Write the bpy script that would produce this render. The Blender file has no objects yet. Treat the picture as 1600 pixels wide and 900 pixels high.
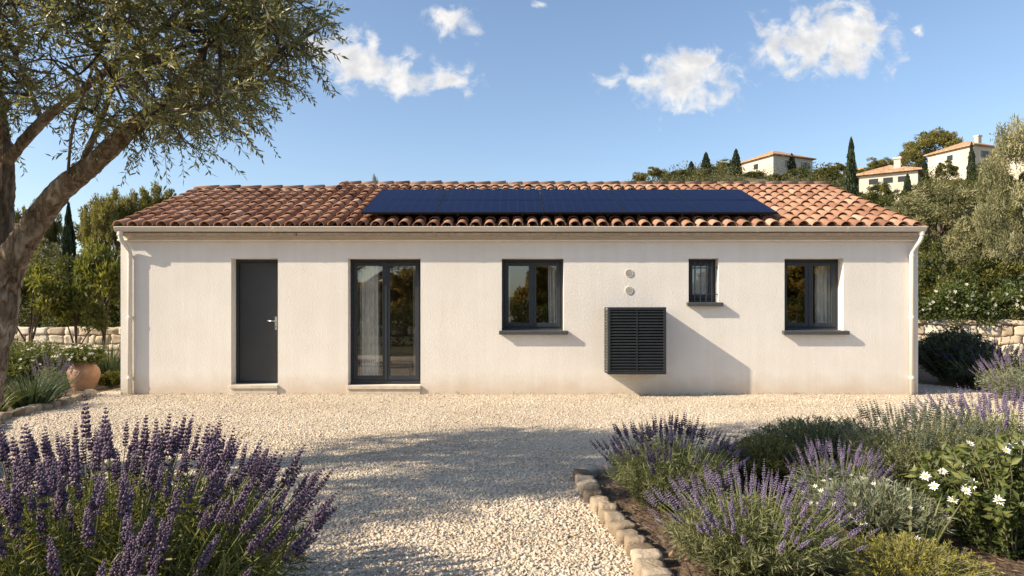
import bpy, math, random
import numpy as np
from mathutils import Vector, Matrix

random.seed(11)
G = np.random.default_rng(11)
S = bpy.context.scene
COL = S.collection
DIST, FOC, EYE, HOR = 11.6, 1066.667, 1.4, 488.0     # camera distance from the facade, focal length in photo pixels, eye height, horizon row
PI = math.pi

def wx(px): return (px - 800) / 92.0                 # photo column -> metres along the facade
def wz(row): return (617 - row) / 92.0               # photo row -> height on the facade
def PX(px, row, dist):
    return np.array([(px - 800) / FOC * dist, dist - DIST, EYE + (HOR - row) / FOC * dist])
def GR(px, row):
    d = FOC * EYE / (row - HOR)
    return np.array([(px - 800) / FOC * d, d - DIST, 0.0])

# ------------------------------------------------------------------ object helpers
def tag(o, label=None, cat=None, group=None, kind=None):
    if label: o['label'] = label
    if cat: o['category'] = cat
    if group: o['group'] = group
    if kind: o['kind'] = kind
    return o

def empty(name, loc, label=None, cat=None, group=None, rz=0):
    o = bpy.data.objects.new(name, None)
    COL.objects.link(o)
    o.empty_display_size = 0.1
    o.location = loc
    o.rotation_euler = (0, 0, rz)
    return tag(o, label, cat, group)

def origin(o):
    v = np.zeros(3)
    while o is not None:
        v += np.array(o.location)
        o = o.parent
    return v

def link(name, me, parent=None, loc=None):
    o = bpy.data.objects.new(name, me)
    COL.objects.link(o)
    if parent is not None: o.parent = parent
    if loc is not None: o.location = loc
    return o

def np_mesh(name, V, polys, mats, tint=None, smooth=False, mi=None):
    """polys: list of int arrays (n,k)"""
    me = bpy.data.meshes.new(name)
    V = np.asarray(V, dtype=np.float32)
    me.vertices.add(len(V)); me.vertices.foreach_set('co', V.ravel())
    loops = np.concatenate([p.ravel() for p in polys]).astype(np.int32)
    tot = np.concatenate([np.full(len(p), p.shape[1]) for p in polys])
    start = np.concatenate([[0], np.cumsum(tot)[:-1]]).astype(np.int32)
    me.loops.add(len(loops)); me.loops.foreach_set('vertex_index', loops)
    me.polygons.add(len(tot)); me.polygons.foreach_set('loop_start', start)
    if smooth: me.polygons.foreach_set('use_smooth', np.ones(len(tot), dtype=bool))
    if mi is not None: me.polygons.foreach_set('material_index', np.asarray(mi, dtype=np.int32))
    if tint is not None:
        a = me.attributes.new('tint', 'FLOAT', 'POINT')
        a.data.foreach_set('value', np.asarray(tint, dtype=np.float32))
    for m in (mats if isinstance(mats, (list, tuple)) else [mats]): me.materials.append(m)
    me.update(calc_edges=True)
    return me

class MB:
    """collects shapes (world coordinates) into one mesh"""
    def __init__(s): s.v = []; s.f = []
    def add(s, v, f):
        n = len(s.v); s.v += [tuple(p) for p in v]; s.f += [tuple(i + n for i in q) for q in f]; return s
    def box(s, x0, x1, y0, y1, z0, z1):
        return s.add([(x0,y0,z0),(x1,y0,z0),(x1,y1,z0),(x0,y1,z0),(x0,y0,z1),(x1,y0,z1),(x1,y1,z1),(x0,y1,z1)],
                     [(0,3,2,1),(4,5,6,7),(0,1,5,4),(1,2,6,5),(2,3,7,6),(3,0,4,7)])
    def quad(s, a, b, c, d): return s.add([a,b,c,d], [(0,1,2,3)])
    def prism_x(s, prof, x0, x1, caps=True):              # prof: (y,z) loop
        n = len(prof)
        v = [(x0,y,z) for y,z in prof] + [(x1,y,z) for y,z in prof]
        f = [(i, (i+1)%n, n+(i+1)%n, n+i) for i in range(n)]
        if caps: f += [tuple(range(n-1,-1,-1)), tuple(range(n,2*n))]
        return s.add(v, f)
    def prism_z(s, poly, z0, z1):
        n = len(poly)
        v = [(x,y,z0) for x,y in poly] + [(x,y,z1) for x,y in poly]
        return s.add(v, [(i,(i+1)%n,n+(i+1)%n,n+i) for i in range(n)] + [tuple(range(n-1,-1,-1)), tuple(range(n,2*n))])
    def tube(s, pts, rad, n=12, cap=True, wob=0.0, rg=None):
        pts = [Vector(p) for p in pts]; m = len(pts)
        if not hasattr(rad, '__len__'): rad = [rad]*m
        v = []; ref = None
        for i, p in enumerate(pts):
            t = (pts[min(i+1,m-1)] - pts[max(i-1,0)]).normalized()
            if ref is None:
                ref = t.orthogonal().normalized()
            ref = (ref - t*ref.dot(t)).normalized(); b = t.cross(ref)
            for k in range(n):
                a = 2*PI*k/n
                r = rad[i]
                if wob: r *= 1 + wob*(math.sin(3*a + i*.7) *.5+ math.sin(5*a - i*.45 + 1)*.35 + (rg.random()-.5)*.7)
                v.append(p + (ref*math.cos(a) + b*math.sin(a))*r)
        f = [(i*n+k, i*n+(k+1)%n, (i+1)*n+(k+1)%n, (i+1)*n+k) for i in range(m-1) for k in range(n)]
        if cap: f += [tuple(range(n-1,-1,-1)), tuple(range((m-1)*n, m*n))]
        return s.add(v, f)
    def lathe(s, prof, c, n=28):                           # prof: (r,z)
        v = [(c[0]+r*math.cos(2*PI*k/n), c[1]+r*math.sin(2*PI*k/n), c[2]+z) for r,z in prof for k in range(n)]
        m = len(prof)
        return s.add(v, [(i*n+k, i*n+(k+1)%n, (i+1)*n+(k+1)%n, (i+1)*n+k) for i in range(m-1) for k in range(n)])
    def disc_y(s, cx, cz, r, y0, y1, n=24):                # disc whose axis is y
        v = [(cx+r*math.cos(2*PI*k/n), y, cz+r*math.sin(2*PI*k/n)) for y in (y0,y1) for k in range(n)]
        return s.add(v, [(k,(k+1)%n,n+(k+1)%n,n+k) for k in range(n)] + [tuple(range(n-1,-1,-1)), tuple(range(n,2*n))])
    def build(s, name, mat, parent=None, smooth=False, bevel=0, loc=None):
        o0 = origin(parent) if parent is not None else np.zeros(3)
        if loc is not None: o0 = np.asarray(loc, float)
        me = bpy.data.meshes.new(name)
        me.from_pydata([(a-o0[0], b-o0[1], c-o0[2]) for a,b,c in s.v], [], s.f)
        for m in (mat if isinstance(mat, (list, tuple)) else [mat]): me.materials.append(m)
        if smooth: me.polygons.foreach_set('use_smooth', [True]*len(me.polygons))
        import bmesh
        bm = bmesh.new(); bm.from_mesh(me); bmesh.ops.recalc_face_normals(bm, faces=bm.faces); bm.to_mesh(me); bm.free()
        me.update()
        o = link(name, me, parent, loc)
        if bevel:
            b = o.modifiers.new('bevel', 'BEVEL'); b.width = bevel; b.segments = 2; b.limit_method = 'ANGLE'
        return o

def copy_tree(o, parent=None):
    c = o.copy(); COL.objects.link(c); c.parent = parent
    for ch in list(o.children): copy_tree(ch, c)
    return c

# ------------------------------------------------------------------ materials
def newmat(name):
    m = bpy.data.materials.new(name); m.use_nodes = True
    nt = m.node_tree; nt.nodes.clear()
    return m, nt, nt.nodes, nt.links

def ramp(N, stops):
    r = N.new('ShaderNodeValToRGB'); e = r.color_ramp.elements
    while len(e) < len(stops): e.new(0.5)
    for el, (p, c) in zip(e, stops):
        el.position = p; el.color = (*c, 1)
    return r

def mat(name, c1, c2=None, rough=0.7, scale=5, detail=4, bump=0, bscale=None, spec=0.3, metal=0, c3=None, voro=False, coord='Object', bdist=0.01, contrast=(.35,.65)):
    m, nt, N, L = newmat(name)
    out = N.new('ShaderNodeOutputMaterial'); p = N.new('ShaderNodeBsdfPrincipled')
    L.new(p.outputs[0], out.inputs[0])
    p.inputs['Roughness'].default_value = rough; p.inputs['Specular IOR Level'].default_value = spec; p.inputs['Metallic'].default_value = metal
    tc = N.new('ShaderNodeTexCoord')
    if c2 is None: p.inputs['Base Color'].default_value = (*c1, 1)
    else:
        n = N.new('ShaderNodeTexNoise'); n.inputs['Scale'].default_value = scale; n.inputs['Detail'].default_value = detail; n.inputs['Roughness'].default_value = .6
        L.new(tc.outputs[coord], n.inputs['Vector'])
        r = ramp(N, [(contrast[0], c1), (contrast[1], c2)] if c3 is None else [(contrast[0]-.05, c1), (.5, c2), (contrast[1]+.05, c3)])
        L.new(n.outputs[0], r.inputs[0]); L.new(r.outputs[0], p.inputs['Base Color'])
    if bump:
        if voro:
            b = N.new('ShaderNodeTexVoronoi'); b.inputs['Scale'].default_value = bscale or scale
        else:
            b = N.new('ShaderNodeTexNoise'); b.inputs['Scale'].default_value = bscale or scale; b.inputs['Detail'].default_value = 5
        L.new(tc.outputs[coord], b.inputs['Vector'])
        bp = N.new('ShaderNodeBump'); bp.inputs['Strength'].default_value = bump; bp.inputs['Distance'].default_value = bdist
        L.new(b.outputs[0], bp.inputs['Height']); L.new(bp.outputs[0], p.inputs['Normal'])
    return m

def tintmat(name, stops, rough=0.6, spec=0.25, trans=0.0, tcol=None, noise=0, nscale=8, bump=0, bscale=60, bdist=.005):
    """colour from the per-item 'tint' attribute; optional translucency for leaves"""
    m, nt, N, L = newmat(name)
    out = N.new('ShaderNodeOutputMaterial'); p = N.new('ShaderNodeBsdfPrincipled')
    p.inputs['Roughness'].default_value = rough; p.inputs['Specular IOR Level'].default_value = spec
    a = N.new('ShaderNodeAttribute'); a.attribute_name = 'tint'
    r = ramp(N, stops); src = a.outputs['Fac']
    tc = N.new('ShaderNodeTexCoord')
    if noise:
        n = N.new('ShaderNodeTexNoise'); n.inputs['Scale'].default_value = nscale; n.inputs['Detail'].default_value = 5
        L.new(tc.outputs['Object'], n.inputs['Vector'])
        ma = N.new('ShaderNodeMath'); ma.operation = 'MULTIPLY_ADD'; ma.inputs[1].default_value = noise; 
        L.new(n.outputs[0], ma.inputs[0]); 
        sb = N.new('ShaderNodeMath'); sb.operation = 'SUBTRACT'; sb.inputs[1].default_value = noise*.5
        L.new(a.outputs['Fac'], sb.inputs[0]); L.new(sb.outputs[0], ma.inputs[2]); src = ma.outputs[0]
    L.new(src, r.inputs[0]); L.new(r.outputs[0], p.inputs['Base Color'])
    if bump:
        b = N.new('ShaderNodeTexNoise'); b.inputs['Scale'].default_value = bscale; b.inputs['Detail'].default_value = 4
        L.new(tc.outputs['Object'], b.inputs['Vector'])
        bp = N.new('ShaderNodeBump'); bp.inputs['Strength'].default_value = bump; bp.inputs['Distance'].default_value = bdist
        L.new(b.outputs[0], bp.inputs['Height']); L.new(bp.outputs[0], p.inputs['Normal'])
    if trans:
        t = N.new('ShaderNodeBsdfTranslucent')
        if tcol: 
            mx = N.new('ShaderNodeMix'); mx.data_type = 'RGBA'; mx.blend_type = 'MULTIPLY'; mx.inputs[0].default_value = 1
            L.new(r.outputs[0], mx.inputs[6]); mx.inputs[7].default_value = (*tcol, 1); L.new(mx.outputs[2], t.inputs[0])
        else: L.new(r.outputs[0], t.inputs[0])
        ms = N.new('ShaderNodeMixShader'); ms.inputs[0].default_value = trans
        L.new(p.outputs[0], ms.inputs[1]); L.new(t.outputs[0], ms.inputs[2]); L.new(ms.outputs[0], out.inputs[0])
    else: L.new(p.outputs[0], out.inputs[0])
    return m

M = {}
def make_stucco():
    m, nt, N, L = newmat('stucco'); out = N.new('ShaderNodeOutputMaterial'); p = N.new('ShaderNodeBsdfPrincipled')
    L.new(p.outputs[0], out.inputs[0]); p.inputs['Roughness'].default_value = .9; p.inputs['Specular IOR Level'].default_value = .15
    tc = N.new('ShaderNodeTexCoord')
    n1 = N.new('ShaderNodeTexNoise'); n1.inputs['Scale'].default_value = 1.1; n1.inputs['Detail'].default_value = 6; n1.inputs['Roughness'].default_value = .62
    n2 = N.new('ShaderNodeTexNoise'); n2.inputs['Scale'].default_value = 55; n2.inputs['Detail'].default_value = 3
    n3 = N.new('ShaderNodeTexNoise'); n3.inputs['Scale'].default_value = 34; n3.inputs['Detail'].default_value = 5; n3.inputs['Roughness'].default_value = .65
    for n in (n1, n2, n3): L.new(tc.outputs['Object'], n.inputs['Vector'])
    r = ramp(N, [(.3, (.70,.65,.585)), (.7, (.765,.725,.67))]); L.new(n1.outputs[0], r.inputs[0])
    # splash dirt where the wall meets the gravel
    sx = N.new('ShaderNodeSeparateXYZ'); L.new(tc.outputs['Object'], sx.inputs[0])
    nd = N.new('ShaderNodeTexNoise'); nd.inputs['Scale'].default_value = 3.2; nd.inputs['Detail'].default_value = 6; L.new(tc.outputs['Object'], nd.inputs['Vector'])
    a = N.new('ShaderNodeMath'); a.operation = 'MULTIPLY_ADD'; a.inputs[1].default_value = -.42; L.new(nd.outputs[0], a.inputs[0]); L.new(sx.outputs[2], a.inputs[2])
    mr = N.new('ShaderNodeMapRange'); mr.inputs[1].default_value = -.2; mr.inputs[2].default_value = .16; mr.inputs[3].default_value = .75; mr.inputs[4].default_value = 0; L.new(a.outputs[0], mr.inputs[0])
    mx = N.new('ShaderNodeMix'); mx.data_type = 'RGBA'; L.new(mr.outputs[0], mx.inputs[0]); L.new(r.outputs[0], mx.inputs[6]); mx.inputs[7].default_value = (.56,.44,.31,1)
    mp = N.new('ShaderNodeMapping'); mp.inputs['Scale'].default_value = (7,7,.35); L.new(tc.outputs['Object'], mp.inputs[0])
    ns = N.new('ShaderNodeTexNoise'); ns.inputs['Scale'].default_value = 1; ns.inputs['Detail'].default_value = 6; ns.inputs['Roughness'].default_value = .6; L.new(mp.outputs[0], ns.inputs['Vector'])
    rs = ramp(N, [(.42, (.87,.845,.81)), (.58, (1,1,1))]); L.new(ns.outputs[0], rs.inputs[0])
    ms = N.new('ShaderNodeMix'); ms.data_type = 'RGBA'; ms.blend_type = 'MULTIPLY'; ms.inputs[0].default_value = .2; L.new(mx.outputs[2], ms.inputs[6]); L.new(rs.outputs[0], ms.inputs[7])
    L.new(ms.outputs[2], p.inputs['Base Color'])
    ad = N.new('ShaderNodeMath'); ad.operation = 'MULTIPLY_ADD'; ad.inputs[1].default_value = .5; L.new(n2.outputs[0], ad.inputs[0]); L.new(n3.outputs[0], ad.inputs[2])
    b = N.new('ShaderNodeBump'); b.inputs['Strength'].default_value = .45; b.inputs['Distance'].default_value = .012
    L.new(ad.outputs[0], b.inputs['Height']); L.new(b.outputs[0], p.inputs['Normal'])
    return m
M['stucco'] = make_stucco()
M['trim'] = mat('trim', (.72,.65,.55), (.80,.73,.63), .55, 3, bump=.1, bscale=40)
M['gutter'] = mat('gutter', (.62,.56,.47), (.68,.62,.53), .38, 2, spec=.45)
M['pipe'] = mat('pipe', (.70,.65,.57), (.76,.71,.63), .4, 2, spec=.45)
M['frame'] = mat('frame', (.022,.027,.034), (.028,.033,.041), .42, 8, spec=.4)
M['door'] = mat('door', (.034,.036,.039), (.040,.042,.045), .5, 3, spec=.4, bump=.03, bscale=300)
M['steel'] = mat('steel', (.62,.61,.59), None, .28, metal=1)
M['sill'] = mat('sill', (.05,.053,.058), (.065,.068,.072), .5, 20, spec=.35)
M['stone_sill'] = mat('stone_sill', (.52,.44,.34), (.62,.54,.44), .8, 9, bump=.3, bscale=80)
M['louvre'] = mat('louvre', (.020,.023,.026), (.026,.029,.032), .5, 4, spec=.3)
M['blackbox'] = mat('blackbox', (.008,.008,.009), None, .7)
M['vent'] = mat('vent', (.62,.57,.49), (.7,.65,.57), .5, 10)
M['dark'] = mat('dark', (.03,.028,.025), None, .9)
M['curtain'] = mat('curtain', (.80,.77,.71), (.86,.83,.78), .9, 4)
M['blind'] = mat('blind', (.80,.81,.82), None, .8)
M['plaster'] = mat('plaster', (.66,.56,.44), (.72,.63,.51), .9, 2)
M['parquet'] = mat('parquet', (.20,.11,.055), (.28,.16,.08), .45, 6)
M['sofa'] = mat('sofa', (.55,.30,.14), (.66,.38,.19), .85, 6)
M['wood'] = mat('wood', (.22,.12,.06), (.30,.17,.09), .5, 6)
M['panel_frame'] = mat('panel_frame', (.006,.007,.009), None, .4)
M['mortar'] = mat('mortar', (.36,.25,.17), (.48,.36,.26), .95, 20, bump=.5, bscale=60)
M['pot'] = mat('pot', (.25,.135,.075), (.35,.205,.12), .85, 6, bump=.3, bscale=30, c3=(.42,.28,.18))
def make_bark():
    m, nt, N, L = newmat('bark'); out = N.new('ShaderNodeOutputMaterial'); p = N.new('ShaderNodeBsdfPrincipled'); L.new(p.outputs[0], out.inputs[0])
    p.inputs['Roughness'].default_value = .95; p.inputs['Specular IOR Level'].default_value = .1
    tc = N.new('ShaderNodeTexCoord'); mp = N.new('ShaderNodeMapping'); mp.inputs['Rotation'].default_value = (0,-.55,0); mp.inputs['Scale'].default_value = (1,1,.2); L.new(tc.outputs['Object'], mp.inputs[0])
    wn = N.new('ShaderNodeTexNoise'); wn.inputs['Scale'].default_value = 6; wn.inputs['Detail'].default_value = 3; L.new(mp.outputs[0], wn.inputs['Vector'])
    ad = N.new('ShaderNodeVectorMath'); ad.operation = 'MULTIPLY_ADD'; ad.inputs[1].default_value = (.12,.12,.12); L.new(wn.outputs['Color'], ad.inputs[0]); L.new(mp.outputs[0], ad.inputs[2])
    v = N.new('ShaderNodeTexNoise'); v.inputs['Scale'].default_value = 13; v.inputs['Detail'].default_value = 4; L.new(ad.outputs[0], v.inputs['Vector'])
    v1 = N.new('ShaderNodeMath'); v1.operation = 'SUBTRACT'; v1.inputs[1].default_value = .5; L.new(v.outputs[0], v1.inputs[0]); v2 = N.new('ShaderNodeMath'); v2.operation = 'ABSOLUTE'; L.new(v1.outputs[0], v2.inputs[0])
    n = N.new('ShaderNodeTexNoise'); n.inputs['Scale'].default_value = 11; n.inputs['Detail'].default_value = 9; n.inputs['Roughness'].default_value = .7; L.new(mp.outputs[0], n.inputs['Vector'])
    a = N.new('ShaderNodeMath'); a.operation = 'MULTIPLY_ADD'; a.inputs[1].default_value = 2.2; a.use_clamp = True; L.new(v2.outputs[0], a.inputs[0]); L.new(n.outputs[0], a.inputs[2])
    r = ramp(N, [(.36, (.06,.042,.028)), (.52, (.19,.138,.095)), (.70, (.30,.235,.172)), (.95, (.46,.385,.30))]); L.new(a.outputs[0], r.inputs[0]); L.new(r.outputs[0], p.inputs['Base Color'])
    b = N.new('ShaderNodeBump'); b.inputs['Strength'].default_value = 1; b.inputs['Distance'].default_value = .07; L.new(a.outputs[0], b.inputs['Height']); L.new(b.outputs[0], p.inputs['Normal'])
    return m
M['bark'] = make_bark()
M['bark_dark'] = mat('bark_dark', (.06,.045,.035), (.15,.11,.08), .95, 6, bump=.6, bscale=20, bdist=.03)
M['soil'] = mat('soil', (.045,.028,.018), (.12,.08,.052), .97, 9, detail=8, bump=1, bscale=25, bdist=.05, c3=(.19,.14,.095))
M['hill'] = mat('hill', (.035,.042,.014), (.07,.068,.026), .97, .25, detail=8, bump=.8, bscale=2, bdist=.3, c3=(.14,.115,.06))
M['far_wall'] = mat('far_wall', (.53,.455,.36), (.62,.55,.45), .9, .6)
M['far_window'] = mat('far_window', (.02,.025,.03), None, .25, spec=.5)
M['shutter'] = mat('shutter', (.18,.20,.20), None, .7)

def make_far_roof():
    m, nt, N, L = newmat('far_tiles'); out = N.new('ShaderNodeOutputMaterial'); p = N.new('ShaderNodeBsdfPrincipled')
    L.new(p.outputs[0], out.inputs[0]); p.inputs['Roughness'].default_value = .85
    tc = N.new('ShaderNodeTexCoord')
    n = N.new('ShaderNodeTexNoise'); n.inputs['Scale'].default_value = 2.5; n.inputs['Detail'].default_value = 6; L.new(tc.outputs['Object'], n.inputs['Vector'])
    r = ramp(N, [(.3, (.30,.16,.085)), (.5, (.44,.26,.15)), (.7, (.55,.37,.24))]); L.new(n.outputs[0], r.inputs[0]); L.new(r.outputs[0], p.inputs['Base Color'])
    w = N.new('ShaderNodeTexWave'); w.inputs['Scale'].default_value = 1.3; w.bands_direction = 'X'; L.new(tc.outputs['Object'], w.inputs['Vector'])
    b = N.new('ShaderNodeBump'); b.inputs['Strength'].default_value = .9; b.inputs['Distance'].default_value = .1; L.new(w.outputs[1], b.inputs['Height']); L.new(b.outputs[0], p.inputs['Normal'])
    return m
M['far_tiles'] = make_far_roof()

def make_glass():
    m, nt, N, L = newmat('glass'); out = N.new('ShaderNodeOutputMaterial')
    t = N.new('ShaderNodeBsdfTransparent'); t.inputs[0].default_value = (.92,.93,.92,1)
    g = N.new('ShaderNodeBsdfGlossy'); g.inputs['Roughness'].default_value = 0.0; g.inputs[0].default_value = (1,1,1,1)
    f = N.new('ShaderNodeFresnel'); f.inputs[0].default_value = 1.5
    a = N.new('ShaderNodeMath'); a.operation = 'MULTIPLY_ADD'; a.use_clamp = True; a.inputs[1].default_value = 1.6; a.inputs[2].default_value = .115
    L.new(f.outputs[0], a.inputs[0])
    x = N.new('ShaderNodeMixShader'); L.new(a.outputs[0], x.inputs[0]); L.new(t.outputs[0], x.inputs[1]); L.new(g.outputs[0], x.inputs[2]); L.new(x.outputs[0], out.inputs[0])
    return m
M['glass'] = make_glass()

def make_solar():
    m, nt, N, L = newmat('solar_cells'); out = N.new('ShaderNodeOutputMaterial'); p = N.new('ShaderNodeBsdfPrincipled')
    L.new(p.outputs[0], out.inputs[0]); p.inputs['Roughness'].default_value = .3; p.inputs['Specular IOR Level'].default_value = .02
    tc = N.new('ShaderNodeTexCoord')
    br = N.new('ShaderNodeTexBrick'); br.offset = 0; br.inputs['Scale'].default_value = 1
    br.inputs['Brick Width'].default_value = .156; br.inputs['Row Height'].default_value = .156; br.inputs['Mortar Size'].default_value = .0022
    br.inputs['Color1'].default_value = (.0035,.007,.032,1); br.inputs['Color2'].default_value = (.004,.008,.037,1); br.inputs['Mortar'].default_value = (.022,.032,.085,1)
    L.new(tc.outputs['Object'], br.inputs['Vector']); L.new(br.outputs[0], p.inputs['Base Color'])
    return m
M['solar'] = make_solar()

def make_gravel_ground():
    m, nt, N, L = newmat('gravel_ground'); out = N.new('ShaderNodeOutputMaterial'); p = N.new('ShaderNodeBsdfPrincipled')
    L.new(p.outputs[0], out.inputs[0]); p.inputs['Roughness'].default_value = .95; p.inputs['Specular IOR Level'].default_value = .1
    tc = N.new('ShaderNodeTexCoord')
    v = N.new('ShaderNodeTexVoronoi'); v.inputs['Scale'].default_value = 42; L.new(tc.outputs['Object'], v.inputs['Vector'])
    r = ramp(N, [(0, (.36,.29,.205)), (.5, (.54,.455,.35)), (1, (.66,.575,.46))])
    sp = N.new('ShaderNodeSeparateColor'); L.new(v.outputs['Color'], sp.inputs[0]); L.new(sp.outputs[0], r.inputs[0])
    n = N.new('ShaderNodeTexNoise'); n.inputs['Scale'].default_value = .9; n.inputs['Detail'].default_value = 5; L.new(tc.outputs['Object'], n.inputs['Vector'])
    mx = N.new('ShaderNodeMix'); mx.data_type = 'RGBA'; mx.blend_type = 'MULTIPLY'; mx.inputs[0].default_value = .6
    r2 = ramp(N, [(.3, (.72,.68,.62)), (.7, (1,1,1))]); L.new(n.outputs[0], r2.inputs[0]); L.new(r.outputs[0], mx.inputs[6]); L.new(r2.outputs[0], mx.inputs[7]); L.new(mx.outputs[2], p.inputs['Base Color'])
    b = N.new('ShaderNodeBump'); b.inputs['Strength'].default_value = .8; b.inputs['Distance'].default_value = .015; b.invert = True
    L.new(v.outputs[0], b.inputs['Height']); L.new(b.outputs[0], p.inputs['Normal'])
    return m
M['gravel_ground'] = make_gravel_ground()
M['pebble'] = tintmat('pebble', [(0, (.32,.24,.16)), (.3, (.52,.43,.32)), (.7, (.62,.53,.415)), (1, (.72,.635,.52))], .9, .2, bump=.3, bscale=90)
M['kerb'] = tintmat('kerb', [(0, (.15,.112,.075)), (.5, (.27,.21,.145)), (1, (.42,.345,.255))], .92, .15, noise=.7, nscale=14, bump=.7, bscale=40, bdist=.015)
M['rubble'] = tintmat('rubble', [(0, (.40,.31,.21)), (.5, (.56,.47,.35)), (1, (.68,.60,.48))], .92, .15, noise=.5, nscale=7, bump=.6, bscale=28, bdist=.02)
M['tiles'] = tintmat('tiles', [(0, (.17,.082,.05)), (.25, (.26,.133,.083)), (.55, (.335,.182,.115)), (.8, (.39,.228,.15)), (1, (.46,.31,.22))], .85, .2, noise=.45, nscale=9, bump=.35, bscale=50)
def leafmat(name, a, b, c, trans=.3, tcol=(1.5,1.45,.7), rough=.5, spec=.3):
    M[name] = tintmat(name, [(0, a), (.5, b), (1, c)], rough, spec, trans, tcol)
leafmat('olive', (.10,.107,.046), (.18,.183,.083), (.32,.31,.185), .38, (1.5,1.4,.65), .38, .5)
leafmat('olive_grey', (.07,.076,.034), (.165,.163,.08), (.32,.30,.165), .3, (1.5,1.35,.6))
leafmat('olive_pale', (.11,.115,.055), (.23,.225,.12), (.42,.39,.235), .35, (1.5,1.35,.65))
leafmat('pine', (.085,.09,.026), (.17,.16,.05), (.28,.245,.08), .35, (1.5,1.35,.5))
leafmat('garden', (.14,.12,.034), (.25,.20,.06), (.38,.29,.09), .5, (1.5,1.3,.6))
leafmat('cypress', (.016,.028,.012), (.03,.045,.018), (.055,.066,.024), .12)
leafmat('hedge', (.035,.045,.012), (.082,.09,.024), (.19,.18,.045), .35)
leafmat('citrus', (.07,.085,.018), (.13,.14,.03), (.24,.22,.05), .4)
leafmat('scrub', (.042,.052,.015), (.105,.105,.032), (.22,.195,.07), .25, (1.4,1.3,.6))
leafmat('lav_leaf', (.045,.058,.018), (.095,.11,.032), (.20,.19,.06), .35)
leafmat('grey_leaf', (.09,.11,.07), (.16,.18,.115), (.26,.27,.18), .3, (1.3,1.3,.8))
leafmat('rosemary', (.03,.052,.03), (.06,.088,.045), (.12,.14,.065), .25)
leafmat('dark_shrub', (.02,.034,.02), (.038,.055,.03), (.075,.09,.045), .2)
leafmat('box', (.035,.05,.012), (.075,.088,.02), (.16,.145,.035), .3)
leafmat('gold', (.10,.105,.02), (.20,.19,.035), (.34,.30,.06), .35)
leafmat('broad', (.04,.062,.018), (.085,.11,.03), (.18,.19,.055), .3)
leafmat('blade', (.12,.15,.06), (.22,.24,.10), (.34,.34,.16), .35)
leafmat('lav_grey', (.07,.082,.04), (.135,.148,.07), (.25,.25,.125), .35)
leafmat('lav_flower', (.105,.07,.110), (.185,.13,.19), (.33,.25,.32), .25, (1.3,1.1,1.1), .7)
leafmat('lav_pale', (.14,.105,.18), (.24,.19,.29), (.38,.32,.42), .25, (1.2,1.1,1.1), .7)
leafmat('lav_dark', (.035,.026,.06), (.07,.055,.115), (.12,.10,.18), .2, (1.2,1.1,1.2), .7)
M['stem'] = mat('stem', (.13,.16,.045), (.22,.24,.08), .6, 6)
M['stem_grey'] = mat('stem_grey', (.16,.15,.09), (.26,.24,.15), .7, 6)
M['petal'] = mat('petal', (.82,.80,.74), None, .6)
M['stamen'] = mat('stamen', (.62,.40,.07), None, .7)
# ------------------------------------------------------------------ plant helpers (numpy)
def unit(a): return a / np.maximum(np.linalg.norm(a, axis=-1, keepdims=True), 1e-9)
def rdir(n): return unit(G.normal(size=(n, 3)))

def leaves(P, T, L, W, fold=.25, tint=None, up=None):
    """folded rhombic leaves: base P, direction T, length L, width W"""
    n = len(P); L = np.broadcast_to(L, (n,))[:, None]; W = np.broadcast_to(W, (n,))[:, None]
    R = rdir(n) if up is None else up
    B = unit(np.cross(T, R)); Nn = np.cross(B, T)
    V = np.stack([P, P + T*L*.45 + B*W*.5 + Nn*W*fold, P + T*L, P + T*L*.45 - B*W*.5 + Nn*W*fold], 1).reshape(-1, 3)
    i = np.arange(n)[:, None]*4
    F = np.concatenate([i + np.array([[0,1,2]]), i + np.array([[0,2,3]])])
    return V, F, (None if tint is None else np.repeat(tint, 4))

def blades(P, T, L, W, droop, seg=4, tint=None):
    """long arching blades"""
    n = len(P); L = np.broadcast_to(L, (n,)); W = np.broadcast_to(W, (n,)); B = unit(np.cross(T, rdir(n)*.4 + np.array([.0,.0,.0]) + unit(T + G.normal(size=(n,3)))))
    pts = []; p = P.copy(); t = T.copy()
    for k in range(seg+1):
        w = W*(1-(k/seg))**.7*.5 if k else W*.35
        pts += [p - B*w[:,None], p + B*w[:,None]]
        p = p + t*(L/seg)[:,None]; t = unit(t + np.array([0,0,-1])*np.reshape(droop,(-1,1))*(k+1)/seg)
    V = np.stack(pts, 1).reshape(-1, 3); m = 2*(seg+1); i = np.arange(n)[:,None]*m
    F = np.concatenate([i + np.array([[2*k,2*k+1,2*k+3,2*k+2]]) for k in range(seg)])
    return V, F, (None if tint is None else np.repeat(tint, m))

def tubes(P, R, sides=4):
    """P (n,m,3) polylines, R (n,m) radii"""
    n, m, _ = P.shape
    T = unit(np.gradient(P, axis=1)); ref = np.array([.31,.83,.46])
    A = unit(np.cross(T, ref)); B = np.cross(T, A)
    a = np.arange(sides)*2*PI/sides
    V = (P[:,:,None] + (A[:,:,None]*np.cos(a)[:,None] + B[:,:,None]*np.sin(a)[:,None])*R[:,:,None,None]).reshape(-1,3)
    k = np.arange(sides); k2 = (k+1) % sides
    q = np.stack([k, k2, sides+k2, sides+k], 1)
    base = (np.arange(n)[:,None]*m + np.arange(m-1)[None]).reshape(-1,1,1)*sides
    return V, (base + q[None]).reshape(-1,4)

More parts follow.
